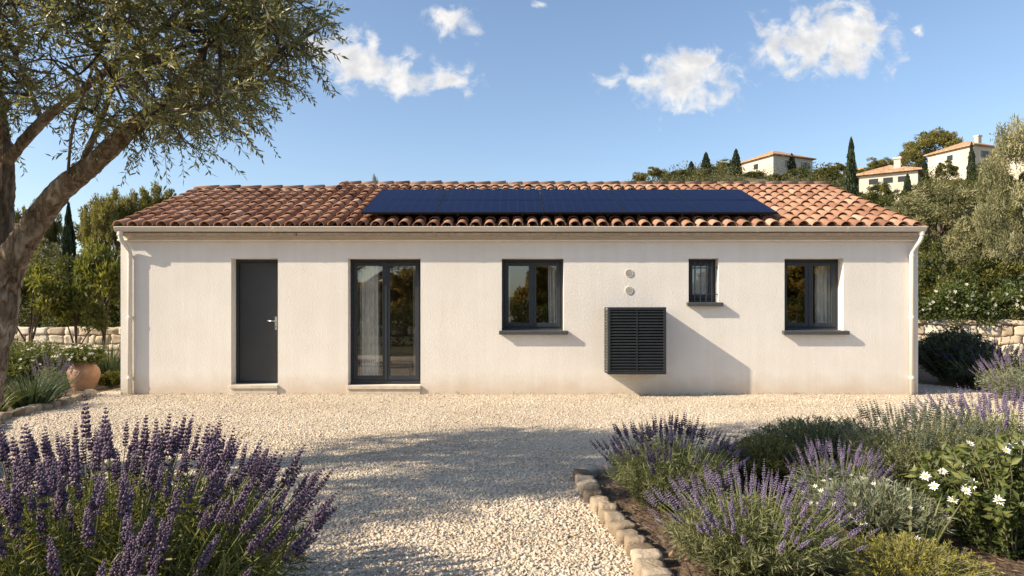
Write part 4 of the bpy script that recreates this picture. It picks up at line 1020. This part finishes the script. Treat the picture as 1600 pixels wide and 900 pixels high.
# left bed
grass_clump('grass_clump', at(50,9.95), 420, .22, .60, .020, M['rosemary'], 'arching clump of green strap leaves under the leaning tree', 'plant', .75, .45)
lavender(at(84,11.2), .36, .62, 40, SPP, M['grey_leaf'], M['stem_grey'], 'faded grey lavender beside the clay pot', n_leaf=120, K=16, leafL=.07, leafW=.01, foliage=.85, stem_r=.003, sc=1.3)
grass_clump('grass_clump', at(-25,9.3), 180, .22, .5, .018, M['lav_leaf'], 'shorter grassy clump at the foot of the leaning tree', 'plant', .7, .45)
pc = at(131,12.25)
mb = MB(); mb.lathe([(.0,0),(.15,0),(.165,.02),(.215,.12),(.255,.23),(.262,.30),(.245,.38),(.20,.445),(.175,.465),(.18,.485),(.20,.50),(.20,.515),(.175,.515),(.16,.47),(.0,.45)], pc, 32)
tag(mb.build('clay_pot', M['pot'], None, smooth=True, loc=pc), 'round terracotta pot standing on the gravel left of the house', 'pot')
r,P = shrub('potted_plant', pc+np.array([0,0,.46]), .42, .36, 170, 22, .06, .02, M['broad'], 'white flowered plant spilling out of the clay pot', 'plant', flat=.9, spread=.8, base=.5)
flowers(r, P, G.choice(170, 50, replace=False), [flower_mesh('flower', .030, 6)], None, .8, 1.3)
r,P = shrub('flowering_shrub', at(62,12.9), .85, .86, 330, 26, .075, .026, M['broad'], 'leafy shrub with small white flowers left of the clay pot', 'shrub', flat=.75)
flowers(r, P, G.choice(330, 60, replace=False), [flower_mesh('flower', .026, 6)], None, .8, 1.3)
shrub('flowering_shrub', at(-30,13.6), .95, 1.1, 300, 26, .08, .028, M['broad'], 'leafy shrub at the left edge behind the leaning trunk', 'shrub', flat=.75)
grass_clump('grass_clump', at(172,13.6), 300, .22, .95, .022, M['rosemary'], 'tall strap leaved clump against the house corner behind the clay pot', 'plant', .55, .35)
shrub('low_shrub', at(176,12.7), .26, .3, 120, 20, .06, .022, M['citrus'], 'small yellow green plant at the house corner beside the clay pot', 'plant', flat=.8)

# climber with white flowers over the right wall
def climber(name, p0, p1, z0, z1, thick, n, label, nfl, hang):
    p0=np.array(p0,float); p1=np.array(p1,float); root = empty(name, (*p0,0), label, 'climber'); d=p1-p0; Ln=np.linalg.norm(d); d/=Ln; nr=np.array([-d[1],d[0]])
    s=G.random(n)*Ln; top = z1-.30*(1+np.sin(s*2.1)*np.sin(s*.77+1)+.5*np.sin(s*5.3))+.22*G.random(n)**3; bot = z0-hang*np.maximum(0,np.sin(s*3.3)+.6*np.sin(s*7.1)-.2)
    z = bot+(top-bot)*np.sqrt(G.random(n)); w=(G.random(n)*2-1)*thick*(.6+.4*G.random(n))
    cl=np.stack([d[0]*s+nr[0]*w, d[1]*s+nr[1]*w, z],1)
    V,F,t=crown_bag(cl,.12+.08*G.random(n),36,.085,.042,out=.7,updir=.1); link('foliage', Bag().add(V,F,t).mesh('foliage',M['broad']),root)
    fm=flower_mesh('flower',.055,6); best=np.where((w < -.15*thick)&(z > bot+.3*(top-bot)))[0]; best=np.repeat(best[:nfl],3)
    for i in best[:nfl*3:3][:nfl]:
        for _ in range(1):
            o=link('flower',fm,root); o.location=cl[i]+np.array([-nr[0]*.15+G.normal()*.06,-nr[1]*.15,.06+G.normal()*.06]); o.rotation_euler=(1.0+G.normal()*.3,G.normal()*.3,0); q=.7+.7*G.random(); o.scale=(q,q,q)
    mb=MB()
    for k in range(9):
        x=p0+d*(Ln*(k+.5)/9); mb.tube([(x[0],x[1],0),(x[0]+.05,x[1]-.1,.7),(x[0]+.1,x[1],1.5)],[.03,.025,.012],6)
    mb.build('stems',M['bark_dark'],root)
climber('climbing_plant', (10.2,7.75),(17.6,4.5), 1.2, 2.1, .42, 760, 'green climber with small white flowers tumbling over the right stone wall', 98, .75)

# ------------------------------------------------------------------ trees and bushes behind
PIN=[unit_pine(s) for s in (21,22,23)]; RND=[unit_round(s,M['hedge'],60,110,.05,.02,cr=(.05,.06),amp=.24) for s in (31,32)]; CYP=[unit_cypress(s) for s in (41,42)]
OLV=[unit_round(s,M['olive_grey'],80,130,.045,.013,cr=(.04,.06),amp=.24) for s in (51,52)]
CIT=[unit_round(s,M['citrus'],40,80,.075,.030,zc=(.70,.27)) for s in (61,62)]
BIGO=unit_round(71,M['olive_pale'],150,260,.024,.0065,cr=(.035,.05),amp=.26)
BIGO[1].v=[(x*.5,y*.5,z) for x,y,z in BIGO[1].v]
def hill_tree(name, proto, px, dist, toprow, wpx, label, cat, group=None, sink=.1):
    b = TH(px, dist); b[2] -= sink; top = EYE+(HOR-toprow)/FOC*dist
    return put(name, proto, b, wpx/FOC*dist, top-b[2], label, cat, group)
for px,dist,tr,w,lab in ((1365,66,300,60,'round ochre bush between the lone cypress and the small olive'),(1432,60,318,58,'bright round bush behind the silvery olive, at its left'),(1512,62,296,66,'bright round bush behind the silvery olive, at its right'),(1555,52,318,74,'broad bush left of the tall grey olive'),(1568,86,268,44,'bush below the villa roof at the right edge'),(1490,80,282,46,'rounded bush between the lower and the topmost villa'),(1440,36,352,64,'bush below the silvery olive, beside its trunk'),(1525,40,366,70,'bush on the slope right of the silvery olive trunk')):
    hill_tree('bush', (RND[0], PIN[1], PIN[2])[int(px)%3], px, dist, tr, w, lab, 'bush', 'round bushes on the right slope', .6)
CG='cypresses on the hill'
for k,(px,dist,tr,w,lab) in enumerate([
    (1080,112,252,15,'small slim cypress left of the two tall ones behind the roof ridge'),
    (1103,110,238,18,'slim cypress behind the ridge, left of the taller one beside the villa'),
    (1150,106,233,18,'tall slim cypress just left of the villa behind the roof ridge'),
    (1237,118,240,16,'short cypress in front of the right half of the villa behind the ridge'),
    (1330,62,217,25,'tallest dark cypress standing alone beyond the right roof verge'),
    (1443,100,248,16,'slim cypress at the right end of the lower villa'),
    (1418,80,272,19,'dark young cypress below the right corner of the lower villa'),
    (1518,106,223,14,'slim cypress in front of the topmost villa'),
    (1548,74,290,15,'dark cypress half hidden behind the grey olive at the right edge')]):
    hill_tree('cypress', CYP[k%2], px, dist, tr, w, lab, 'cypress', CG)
hill_tree('cypress', CYP[0], 107, 23, 320, 32, 'dark cypress behind the hedge left of the house', 'cypress')
RPIN=unit_round(91,M['pine'],90,110,.045,.017,cr=(.05,.06),amp=.24)
PG='pines on the hills'
for k,(px,dist,tr,w,lab) in enumerate([
    (1458,128,203,92,'broad umbrella pine crowning the hill left of the topmost villa'),
    (1425,124,232,40,'smaller pine beside the broad umbrella pine on the hill'),
    (1030,120,260,36,'low round pine on the skyline behind the solar array'),
    (1002,122,268,26,'small pine leftmost on the skyline behind the ridge'),
    (1125,120,252,40,'round pine between the two slim cypresses behind the ridge'),
    (1305,115,255,44,'round pine on the skyline between the villa and the lone cypress'),
    (1376,118,246,40,'pine above the roofs of the lower villa'),
    (1345,116,262,26,'small dark pine right of the lone cypress'),
    (232,52,281,74,'tallest pine left of the house, nearest its roof'),
    (184,50,291,64,'rounded pine beside the tallest one left of the house'),
    (36,56,314,56,'pine between the two trunks of the leaning tree'),
    (78,62,306,52,'pale pine seen between the leaning limb and the cypress'),
    (262,60,306,50,'low pine at the left end of the lower roof ridge'),
    (150,60,304,70,'broad pine between the cypress and the rounded pine left of the house'),
    (206,64,312,60,'low pine in the gap left of the tallest pine by the house'),
    (590,100,273,16,'tiny treetop showing over the lower roof ridge')]):
    hill_tree('pine_tree', RPIN if k < 2 else PIN[k%3], px, dist, tr, w, lab, 'pine', PG)
OG='olive trees on the slope'
hill_tree('olive_tree', OLV[0], 1467, 44, 283, 150, 'silvery olive tree with open trunk on the slope right of the house', 'olive tree', OG)
hill_tree('olive_tree', OLV[1], 1395, 48, 316, 88, 'smaller olive tree behind the right roof verge', 'olive tree', OG)
hill_tree('olive_tree', BIGO, 1616, 23, 165, 164, 'tall grey olive tree filling the right edge behind the stone wall', 'olive tree', OG).rotation_euler = (0,0,.6)
hill_tree('olive_tree', OLV[1], 1535, 28, 318, 130, 'bushy grey olive left of the tall one at the right edge', 'olive tree', OG)
hill_tree('olive_tree', OLV[0], 60, 36, 372, 120, 'pale olive tree behind the hedge at the left', 'olive tree', OG)
BG='round bushes behind the walls'
for k,(px,dist,tr,w,lab) in enumerate([
    (1465,25,395,105,'dark round bush behind the right stone wall, beside the house'),
    (1540,27,400,120,'round bush behind the right stone wall, under the grey olives'),
    (1420,30,385,90,'bush hidden half behind the right house corner'),
    (1500,36,372,100,'yellowish bush on the slope under the silvery olive'),
    (1350,58,300,90,'bush at the foot of the lone tall cypress'),
    (1290,70,292,70,'bush left of the lone tall cypress, at the roof verge'),
    (1590,48,330,90,'bush behind the tall grey olive at the right edge'),
    (1372,72,284,46,'bush in front of the lower villa, left of its corner'),
    (1402,70,296,52,'round bush below the corner of the lower villa'),
    (1440,74,283,50,'bush below the right end of the lower villa'),
    (1478,100,250,34,'bush at the left corner of the topmost villa'),
    (1545,98,247,44,'bush below the right end of the topmost villa'),
    (1176,104,268,34,'bush at the left corner of the villa behind the ridge'),
    (1246,106,262,40,'bush at the right end of the villa behind the ridge'),
    (1210,102,272,30,'low bush below the villa behind the ridge'),
    (1060,108,266,44,'bush on the skyline left of the slim cypresses'),
    (1290,104,262,46,'bush on the skyline left of the lone tall cypress')]):
    hill_tree('bush', RND[k%2], px, dist, tr, w, lab, 'bush', BG, .5)
# hedge and small fruit trees left of the house
def hedge(name, x0, x1, y, thick, h, n, leaf, m, label, per=60):
    root = empty(name, ((x0+x1)/2, y, 0), label, 'hedge'); x=(G.random(n)-.5)*(x1-x0); hh=h*(.86+.12*np.sin(x*1.3)+.08*np.sin(x*3.1+1)); z=hh*np.sqrt(G.random(n)); w=(G.random(n)*2-1)*thick/2
    f=G.random(n)<.5; w=np.where(f, -thick/2*(.8+.3*G.random(n)), w)
    V,F,t=crown_bag(np.stack([x,w,z],1), .18+.14*G.random(n), per, leaf, leaf*.42, out=.7); link('foliage', Bag().add(V,F,t).mesh('foliage',m), root)
    mb=MB()
    for k in range(int((x1-x0)/1.2)): mb.tube([((x0+x1)/2+(k+.5)*1.2-(x1-x0)/2, y, -.1),((x0+x1)/2+(k+.5)*1.2-(x1-x0)/2+.1, y, h*.7)],[.05,.02],6)
    mb.build('stems', M['bark_dark'], root); return root
hedge('hedge', -20, -10.2, 9.4, 1.6, 3.1, 560, .10, M['hedge'], 'tall dark hedge behind the pale stone wall left of the house', 80)
CGp='young fruit trees by the left stone wall'
hill_tree('fruit_tree', CIT[0], 163, 17.6, 392, 92, 'young fruit tree with bare forked stem against the house corner', 'fruit tree', CGp, 0)
hill_tree('fruit_tree', CIT[1], 46, 16.6, 430, 100, 'yellow green fruit tree right behind the leaning trunk', 'fruit tree', CGp, 0)
hill_tree('fruit_tree', CIT[1], 120, 17.2, 462, 74, 'low bushy fruit tree between the two taller ones', 'fruit tree', CGp, 0)

# scrub that covers the slopes as one mass
def scrub():
    bag=Bag(); n=6000; u=G.random(n)*1.85-.90; d=25+150*G.random(n)**1.25; x=u*d; y=d-DIST; px=800+u*FOC
    r=(.45+1.7*G.random(n)**1.8)*(.75+d/190)
    k=~((np.abs(u)<.42)&(d<60))
    for a,b_,d0,d1 in ((1158,1266,106,126),(1340,1440,72,88),(1466,1566,100,120)): k &= ~((px>a)&(px<b_)&(d>d0)&(d<d1)&(r>1.15))
    x,y,d,r=x[k],y[k],d[k],r[k]; z=terrain(x,y)
    for a,b_,pp,L in ((25,55,300,.13),(55,110,130,.26),(110,200,70,.42)):
        m=(d>=a)&(d<b_); c=np.stack([x[m],y[m],z[m]+r[m]*.4],1)
        # each bush is a few uneven lumps
        c=np.repeat(c,3,0); rr=np.repeat(r[m],3); c=c+G.normal(size=c.shape)*(rr*.42)[:,None]*np.array([1,1,.55]); V,F,t=crown_bag(c, rr*.55, pp//3, L, L*.42, tint_amp=.0, out=.9, updir=.3)
        t=np.clip(t+np.repeat(np.repeat(G.normal(size=m.sum())*.26-.08,3),4*(pp//3)),0,1); bag.add(V,F,t)
    tag(link('hillside_scrub', bag.mesh('hillside_scrub', M['scrub'])), 'green and ochre scrub covering the slopes behind the house', 'scrub', kind='stuff')
scrub()

# ------------------------------------------------------------------ villas on the hill
def villa(px, dist, toprow, baserow, wpx, depth, label, rz=0, wins=(-.25,.3), chimney=None, side=(.0,)):
    X = (px-800)/FOC*dist; y = dist-DIST; zb = EYE+(HOR-baserow)/FOC*dist; zt = EYE+(HOR-toprow)/FOC*dist; w = wpx/FOC*dist/2; d = depth/2
    root = empty('villa', (X,y,zb), label, 'villa', 'villas on the hill', rz); eh = (zt-zb)*.58; rh = (zt-zb)-eh
    def add(mb, nm, m, par=root):
        me=bpy.data.meshes.new(nm); me.from_pydata(mb.v,[],mb.f); me.materials.append(m); return link(nm,me,par)
    mb=MB(); mb.box(-w,w,-d,d,-4,eh); add(mb,'wall',M['far_wall'])
    o_=.45; mb=MB(); r=min(w,d)*.98; mb.add([(-w-o_,-d-o_,eh),(w+o_,-d-o_,eh),(w+o_,d+o_,eh),(-w-o_,d+o_,eh),(-w-o_,-d-o_,eh+.18),(w+o_,-d-o_,eh+.18),(w+o_,d+o_,eh+.18),(-w-o_,d+o_,eh+.18),(-(w-r)-.01,0,eh+rh),((w-r)+.01,0,eh+rh)],
        [(3,2,1,0),(0,1,5,4),(1,2,6,5),(2,3,7,6),(3,0,4,7),(4,5,9,8),(5,6,9),(6,7,8,9),(7,4,8)]); RF=add(mb,'roof',M['far_tiles'])
    for q in wins:
        cx=q*w; mb=MB(); mb.box(cx-.55,cx+.55,-d-.04,-d+.1,eh*.36,eh*.74); fr=add(mb,'window',M['far_window'])
        mb=MB(); 
        mb.box(cx-.95,cx-.57,-d-.08,-d-.003,eh*.35,eh*.75); add(mb,'shutter',M['shutter'],fr)
        mb=MB(); mb.box(cx+.57,cx+.95,-d-.08,-d-.003,eh*.35,eh*.75); add(mb,'shutter',M['shutter'],fr)
    for q in side:
        mb=MB(); mb.box(-w-.04,-w+.1,q*d-.5,q*d+.5,eh*.38,eh*.72); add(mb,'window',M['far_window'])
    if chimney is not None:
        mb=MB(); cx=chimney*w; mb.box(cx-.4,cx+.4,-d*.3-.35,-d*.3+.35,eh,eh+rh*1.25); mb.box(cx-.5,cx+.5,-d*.3-.45,-d*.3+.45,eh+rh*1.25,eh+rh*1.25+.25); add(mb,'chimney',M['far_wall'],RF)
villa(1212,122,236,277,80,8,'pale villa with low tiled roof behind the roof ridge, between cypresses',.42,(-.2,.62))
villa(1390,84,258,299,54,6.2,'lower cream villa beyond the right roof verge',.98,(.3,),-.55,(-.5,.0,.5))
villa(1514,116,221,264,84,8,'topmost cream villa on the hill with chimney, at the right',.36,(-.4,.12,.66),.1)
villa(1345,125,262,288,56,8,'long low tiled house glimpsed between the lone cypress and the lower villa',.3,(),None,())
villa(1598,112,234,264,60,8,'villa roof half hidden by the grey olive at the right edge',.2,(-.3,),None)
# ------------------------------------------------------------------ what the panes mirror: the garden behind the camera
hedge('hedge', -14, 18, -17.8, 1.2, 2.1, 620, .14, M['hedge'], 'long hedge across the garden, seen only mirrored in the windows', 50)
GAR=[unit_round(s,M['garden'],46,120,.07,.032,low=-.4) for s in (81,82,83)]
MG='trees mirrored in the window panes'
for k,(px,dv,top,w,lab) in enumerate([(566,43,447,2.2,'tree mirrored at the left of the tall glazed door'),(596,44,438,1.9,'tree mirrored in the middle of the tall glazed door'),(622,43,434,2.2,'pointed tree mirrored in the right leaf of the tall glazed door'),(648,42,428,2.6,'tree mirrored at the right edge of the tall glazed door'),(815,43,440,2.2,'tree mirrored in the left half of the middle window'),(848,42,418,2.6,'tall tree mirrored in the right half of the middle window'),(875,44,432,2.4,'tree mirrored at the right of the middle window'),(1236,42,424,3.4,'tree mirrored at the left of the rightmost window'),(1262,43,412,3.6,'tall tree mirrored in the middle of the rightmost window'),(1292,42,405,3.8,'tallest tree mirrored at the right of the rightmost window'),(1100,44,420,3.,'tree mirrored in the small barred window')]):
    x=(px-800)/FOC*dv; y=-(dv-DIST); put('garden_tree', GAR[k%3], (x,y,0), w*1.5, (EYE+(HOR-top)/FOC*dv)*1.04, lab, 'tree', MG)
# ------------------------------------------------------------------ sky, sun, camera
def make_world():
    w = bpy.data.worlds.new('World'); S.world = w; w.use_nodes = True; nt = w.node_tree; N, L = nt.nodes, nt.links; N.clear()
    out = N.new('ShaderNodeOutputWorld'); sky = N.new('ShaderNodeTexSky'); sky.sky_type = 'NISHITA'; sky.sun_disc = False
    sky.sun_elevation = SUN_EL; sky.sun_rotation = SUN_ROT; sky.altitude = 50; sky.air_density = 1.0; sky.dust_density = 1.2; sky.ozone_density = 1.6
    bg = N.new('ShaderNodeBackground'); bg.inputs[1].default_value = SKY_STR; L.new(sky.outputs[0], bg.inputs[0])
    def math_(op, a, b=None, c=None):
        n = N.new('ShaderNodeMath'); n.operation = op
        for i, v in enumerate((a,b,c)):
            if v is None: continue
            if isinstance(v, (int,float)): n.inputs[i].default_value = v
            else: L.new(v, n.inputs[i])
        return n.outputs[0]
    tc = N.new('ShaderNodeTexCoord'); sp = N.new('ShaderNodeSeparateXYZ'); L.new(tc.outputs['Generated'], sp.inputs[0])
    yy = math_('MAXIMUM', sp.outputs[1], .02); u = math_('DIVIDE', sp.outputs[0], yy); v = math_('DIVIDE', sp.outputs[2], yy)
    cb = N.new('ShaderNodeCombineXYZ'); L.new(u, cb.inputs[0]); L.new(v, cb.inputs[1]); uv = cb.outputs[0]
    nz = N.new('ShaderNodeTexNoise'); nz.inputs['Scale'].default_value = 26; nz.inputs['Detail'].default_value = 9; nz.inputs['Roughness'].default_value = .58; nz.inputs['Distortion'].default_value = .35; L.new(uv, nz.inputs['Vector'])
    # puffs of cloud: (column, row, half width, half height, weight) as directions in the sky
    E = [(540,88,52,34,1),(590,108,70,30,1),(640,122,60,24,.95),(700,124,48,20,.9),(500,75,36,22,.8),
         (705,36,40,24,.85),(735,45,26,18,.7),
         (1070,128,66,40,1),(1000,128,50,20,.8),(950,130,40,16,.7),(1085,96,40,20,.9),(1130,132,36,14,.75),(1050,165,36,16,.7),
         (1322,46,60,44,1),(1250,72,62,40,1),(1318,88,60,34,.95),(1214,92,40,26,.85),(1345,20,36,22,.9),
         (1400,66,20,30,.8),(1432,50,14,10,.65),(850,6,26,8,.45)]
    def field(vec, off):
        best = None
        for px,row,a,b,wt in E:
            s = N.new('ShaderNodeVectorMath'); s.operation = 'SUBTRACT'; L.new(vec, s.inputs[0]); s.inputs[1].default_value = ((px-800)/FOC, (HOR-row)/FOC + off, 0)
            m = N.new('ShaderNodeVectorMath'); m.operation = 'MULTIPLY'; L.new(s.outputs[0], m.inputs[0]); m.inputs[1].default_value = (FOC/a, FOC/b, 0)
            l = N.new('ShaderNodeVectorMath'); l.operation = 'LENGTH'; L.new(m.outputs[0], l.inputs[0])
            f = math_('SUBTRACT', wt, math_('MULTIPLY', l.outputs['Value'], .62))
            best = f if best is None else math_('SMOOTH_MAX', best, f, .22)
        return best
    f = field(uv, 0)
    d = math_('ADD', f, math_('MULTIPLY_ADD', nz.outputs[0], 2.5, -1.17))
    mr = N.new('ShaderNodeMapRange'); mr.interpolation_type = 'SMOOTHSTEP'; mr.inputs[1].default_value = .2; mr.inputs[2].default_value = .95; L.new(d, mr.inputs[0])
    dens = math_('MULTIPLY', mr.outputs[0], math_('GREATER_THAN', sp.outputs[1], .05))
    # self shading: thicker lower parts are greyer
    n2 = N.new('ShaderNodeTexNoise'); n2.inputs['Scale'].default_value = 30; n2.inputs['Detail'].default_value = 5
    ad = N.new('ShaderNodeVectorMath'); ad.operation = 'ADD'; L.new(uv, ad.inputs[0]); ad.inputs[1].default_value = (-.012,.016,0); L.new(ad.outputs[0], n2.inputs['Vector'])
    sh = math_('MULTIPLY_ADD', n2.outputs[0], 1.4, math_('MULTIPLY', d, -.28))
    cr = ramp(N, [(.25, (.74,.745,.77)), (.62, (1,.985,.96))]); L.new(sh, cr.inputs[0])
    cg = N.new('ShaderNodeBackground'); cg.inputs[1].default_value = CLOUD_STR; L.new(cr.outputs[0], cg.inputs[0])
    mx = N.new('ShaderNodeMixShader'); L.new(dens, mx.inputs[0]); L.new(bg.outputs[0], mx.inputs[1]); L.new(cg.outputs[0], mx.inputs[2]); L.new(mx.outputs[0], out.inputs[0])
SUNV = Vector((3.4, 1.0, -2.3)).normalized()      # the way the light travels
SUN_EL = math.asin(-SUNV.z); SUN_ROT = math.atan2(-SUNV.x, -SUNV.y)
SKY_STR, CLOUD_STR, SUN_STR, EXPO = .104, .51, 4.3, .97
make_world()
sl = bpy.data.lights.new('sun', 'SUN'); sl.energy = SUN_STR; sl.angle = math.radians(.6); sl.color = (1, .868, .68)
so = bpy.data.objects.new('sun', sl); COL.objects.link(so); so.location = (-30,-10,25); so.rotation_euler = SUNV.to_track_quat('-Z','Y').to_euler()
cam = bpy.data.cameras.new('camera'); cam.lens = 24.0; cam.sensor_width = 36; cam.shift_y = 38/1600; cam.clip_end = 3000; cam.clip_start = .05
co = bpy.data.objects.new('camera', cam); COL.objects.link(co); co.location = (0,-DIST,EYE); co.rotation_euler = (PI/2,0,0); S.camera = co
S.view_settings.view_transform = 'Standard'; S.view_settings.look = 'None'; S.view_settings.exposure = EXPO; S.view_settings.gamma = 1
S.cycles.max_bounces = 8; S.cycles.transparent_max_bounces = 16; S.cycles.diffuse_bounces = 3
